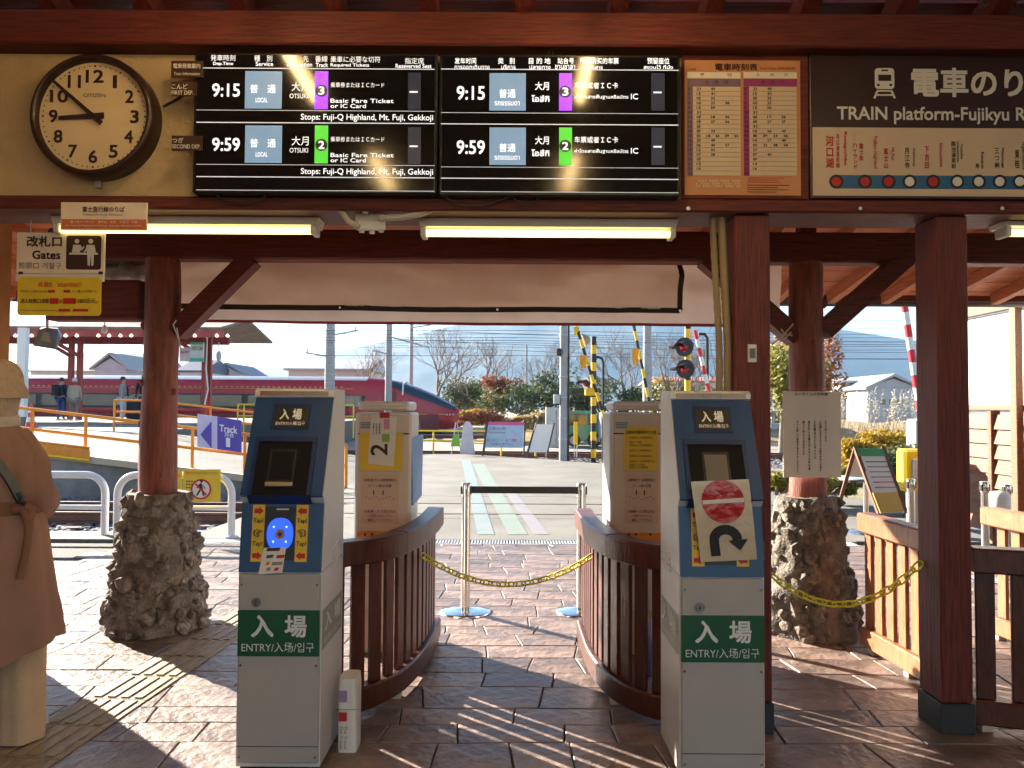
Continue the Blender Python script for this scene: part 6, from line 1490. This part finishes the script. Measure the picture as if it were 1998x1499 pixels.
# ---- buildings
def house(px0, px1, pyE, pyB, Y, dep, roof_h, label, wallc, roofc, gable='x', wins=0):
    a = at(px0,pyE,Y); b = at(px1,pyE,Y); z0 = -.28; ze = a.z; w = (b.x-a.x)/2; cx = (a.x+b.x)/2
    t = thing('house', label, 'house', (cx,Y+dep/2,z0)); h = ze-z0; d = dep/2
    WM = mat('house wall %.2f %.2f' % wallc[:2], wallc, .85, .08, 2); RM = mat('house roof %.2f %.2f' % roofc[:2], roofc, .6, .15, 4, .1)
    MB().box((-w,-d,0),(w,d,h)).build('wall', WM, t)
    o = .35
    if gable == 'x':
        MB().add([(-w-o,-d-o,h-.05),(w+o,-d-o,h-.05),(w+o,0,h+roof_h),(-w-o,0,h+roof_h),(-w-o,d+o,h-.05),(w+o,d+o,h-.05),(-w-o,-d-o,h-.2),(w+o,-d-o,h-.2),(w+o,d+o,h-.2),(-w-o,d+o,h-.2)],[(0,1,2,3),(3,2,5,4),(0,3,4,9,6),(1,7,8,5,2),(6,7,1,0),(9,4,5,8),(6,9,8,7)]).build('roof', RM, t)
    else:
        MB().add([(-w-o,-d-o,h-.05),(0,-d-o,h+roof_h),(w+o,-d-o,h-.05),(-w-o,d+o,h-.05),(0,d+o,h+roof_h),(w+o,d+o,h-.05),(-w-o,-d-o,h-.2),(0,-d-o,h+roof_h-.2),(w+o,-d-o,h-.2),(-w-o,d+o,h-.2),(0,d+o,h+roof_h-.2),(w+o,d+o,h-.2)],[(0,1,4,3),(1,2,5,4),(6,9,10,7),(7,10,11,8),(0,6,7,1),(1,7,8,2),(3,4,10,9),(4,5,11,10),(0,3,9,6),(2,8,11,5)]).build('roof', RM, t)
        MB().add([(-w,-d,h-.02),(w,-d,h-.02),(0,-d,h+roof_h*(w/(w+o))-.21)],[(0,1,2)]).build('gable', WM, t)
    for i in range(wins):
        x = -w+(i+.5)*2*w/wins
        f = MB().box((x-.45,-d-.04,h*.55),(x+.45,-d+.01,h*.55+.75)).build('window', WHITEV, t)
        for s in (-1,1): MB().box((x+.22*s-.18,-d-.05,h*.55+.06),(x+.22*s+.18,-d-.035,h*.55+.69)).build('pane', TGL, f)
    return t
house(60,240,722,760,78,10,2.0,'wide pale hip roofed house above the train at the far left',(.55,.53,.5),(.4,.38,.36),'x',4)
house(185,246,718,760,70,8,1.4,'grey gabled house between the platform people',(.38,.37,.42),(.3,.29,.3),'y',1)
house(250,300,722,760,82,9,1.3,'small grey roofed house behind the log column',(.4,.4,.46),(.2,.22,.28),'x',2)
house(352,395,722,760,74,7,1.2,'white house with dark blue roof under the station board',(.6,.6,.62),(.05,.08,.14),'x',3)
house(413,470,728,760,80,8,1.1,'grey roofed house right of the shelter post',(.5,.48,.45),(.18,.19,.24),'y',1)
house(563,716,718,760,66,9,1.1,'grey roofed beige house above the train by the thick pole',(.5,.46,.4),(.36,.37,.4),'x',3)
house(880,935,748,780,75,8,.8,'grey shed roof behind the train nose',(.4,.38,.36),(.25,.26,.28),'x',2)
house(1640,1694,742,800,62,9,.15,'flat roofed cream building left of the grey hall',(.55,.52,.45),(.45,.45,.46),'x',2)
t = house(1693,1792,755,800,58,12,1.0,'long grey gabled hall with small window slots',(.4,.42,.45),(.36,.36,.38),'y',0)
for i in range(3): MB().box((-.9+i*.6,-6.05,2.1),(-.6+i*.6,-5.99,2.5)).build('window', TGL, t)
house(1290,1420,742,790,70,10,.5,'low building with a red roof strip behind the signal',(.5,.46,.4),(.45,.12,.08),'x',3)
house(1506,1545,800,830,40,6,.5,'small blue grey hut left of the notice column',(.4,.42,.48),(.3,.3,.32),'x',1)
# vehicles in the yard
v = gnd(1150,850,-.28); 
def van(px0, px1, py0, py1, Y, col, label, top=None):
    a = at(px0,py1,Y); b = at(px1,py0,Y); w = (b.x-a.x)/2; t = thing('parked_van', label, 'van', ((a.x+b.x)/2,Y,-.28)); z1 = b.z+.28; m_ = mat('van paint %.2f' % col[1], col, .3, .05, 4, coat=.3)
    pf = [(-w,.25),(w,.25),(w,z1*.55),(w*.86,z1*.62),(w*.72,z1*.97),(w*.6,z1),(-w*.92,z1),(-w,z1*.9)]
    MB().prism(pf,'y',-.8,.8).build('body', m_, t)
    MB().prism([(w*.2,z1*.6),(w*.8,z1*.6),(w*.68,z1*.92),(w*.2,z1*.92)],'y',-.82,-.79).build('window', TGL, t); MB().prism([(-w*.85,z1*.6),(w*.1,z1*.6),(w*.1,z1*.92),(-w*.85,z1*.92)],'y',-.82,-.79).build('window', TGL, t)
    for s in (-.62,.62):
        o = MB().cyl((w*s,-.84,.3),(w*s,-.6,.3),.3,16).build('wheel', BLACK, t); MB().cyl((w*s,-.86,.3),(w*s,-.83,.3),.17,12).build('rim', GALV, o)
van(1104,1168,802,848,34,(.03,.25,.17),'green van parked behind the near concrete pole'); van(1168,1235,806,848,33,(.55,.6,.66),'white van parked behind the striped signal post')
kb = at(1085,822,33); kt = thing('utility_cabinet','grey utility cabinet left of the near concrete pole','cabinet',(kb.x,33,-.28)); MB().cbox((-.45,-.3,0),(.45,.3,1.7),.02).build('case', GALV, kt); MB().box((-.02,-.31,.1),(.0,-.3,1.6)).build('door_seam', BLACK, kt)

# ---- mountain
mt = MB(); rows_ = []
def ridge(px):
    pts = [(-600,760),(100,745),(430,727),(560,706),(780,660),(900,632),(1100,585),(1300,560),(1450,590),(1620,640),(1700,652),(1800,668),(2000,700),(2400,740),(2900,765)]
    for (a,b),(c,d) in zip(pts,pts[1:]):
        if a <= px <= c: return b+(d-b)*(px-a)/(c-a)
    return 770
N1 = 150
for j in range(22):
    t_ = j/21; row = []
    for i in range(N1):
        px = -560+3400*i/(N1-1); Yp = 1350+500*t_
        top = at(px,ridge(px),1850).z; x = at(px,700,Yp).x
        z = -.5+(top+.5)*(t_**1.15) + (14*noise.noise((x*.006,t_*3,1))+6*noise.noise((x*.02,t_*9,2)))*math.sin(math.pi*min(1,t_*1.0))*min(1,top/80)
        row.append((x,Yp,z))
    rows_.append(row)
struct(mt.rings(rows_,closed=False,cap=False).build('mountain', mat('forested mountain',(.03,.045,.055),.95,.3,.012,0,col2=(.085,.1,.095),detail=10)))

# ---- haze
hz_ = MB().box((-3900,-480,-1.6),(3900,2300,330)).build('haze', None); tag(hz_, 'pale morning haze in the air over the valley', 'haze', kind='stuff')
hm = bpy.data.materials.new('morning haze'); hm.use_nodes = True; hn = hm.node_tree.nodes; hn.remove(hn['Principled BSDF'])
pv = hn.new('ShaderNodeVolumePrincipled'); pv.inputs['Color'].default_value = (.42,.68,1,1); pv.inputs['Density'].default_value = .00019; pv.inputs['Anisotropy'].default_value = .15
hm.node_tree.links.new(pv.outputs[0], hn['Material Output'].inputs['Volume']); hz_.data.materials.append(hm)
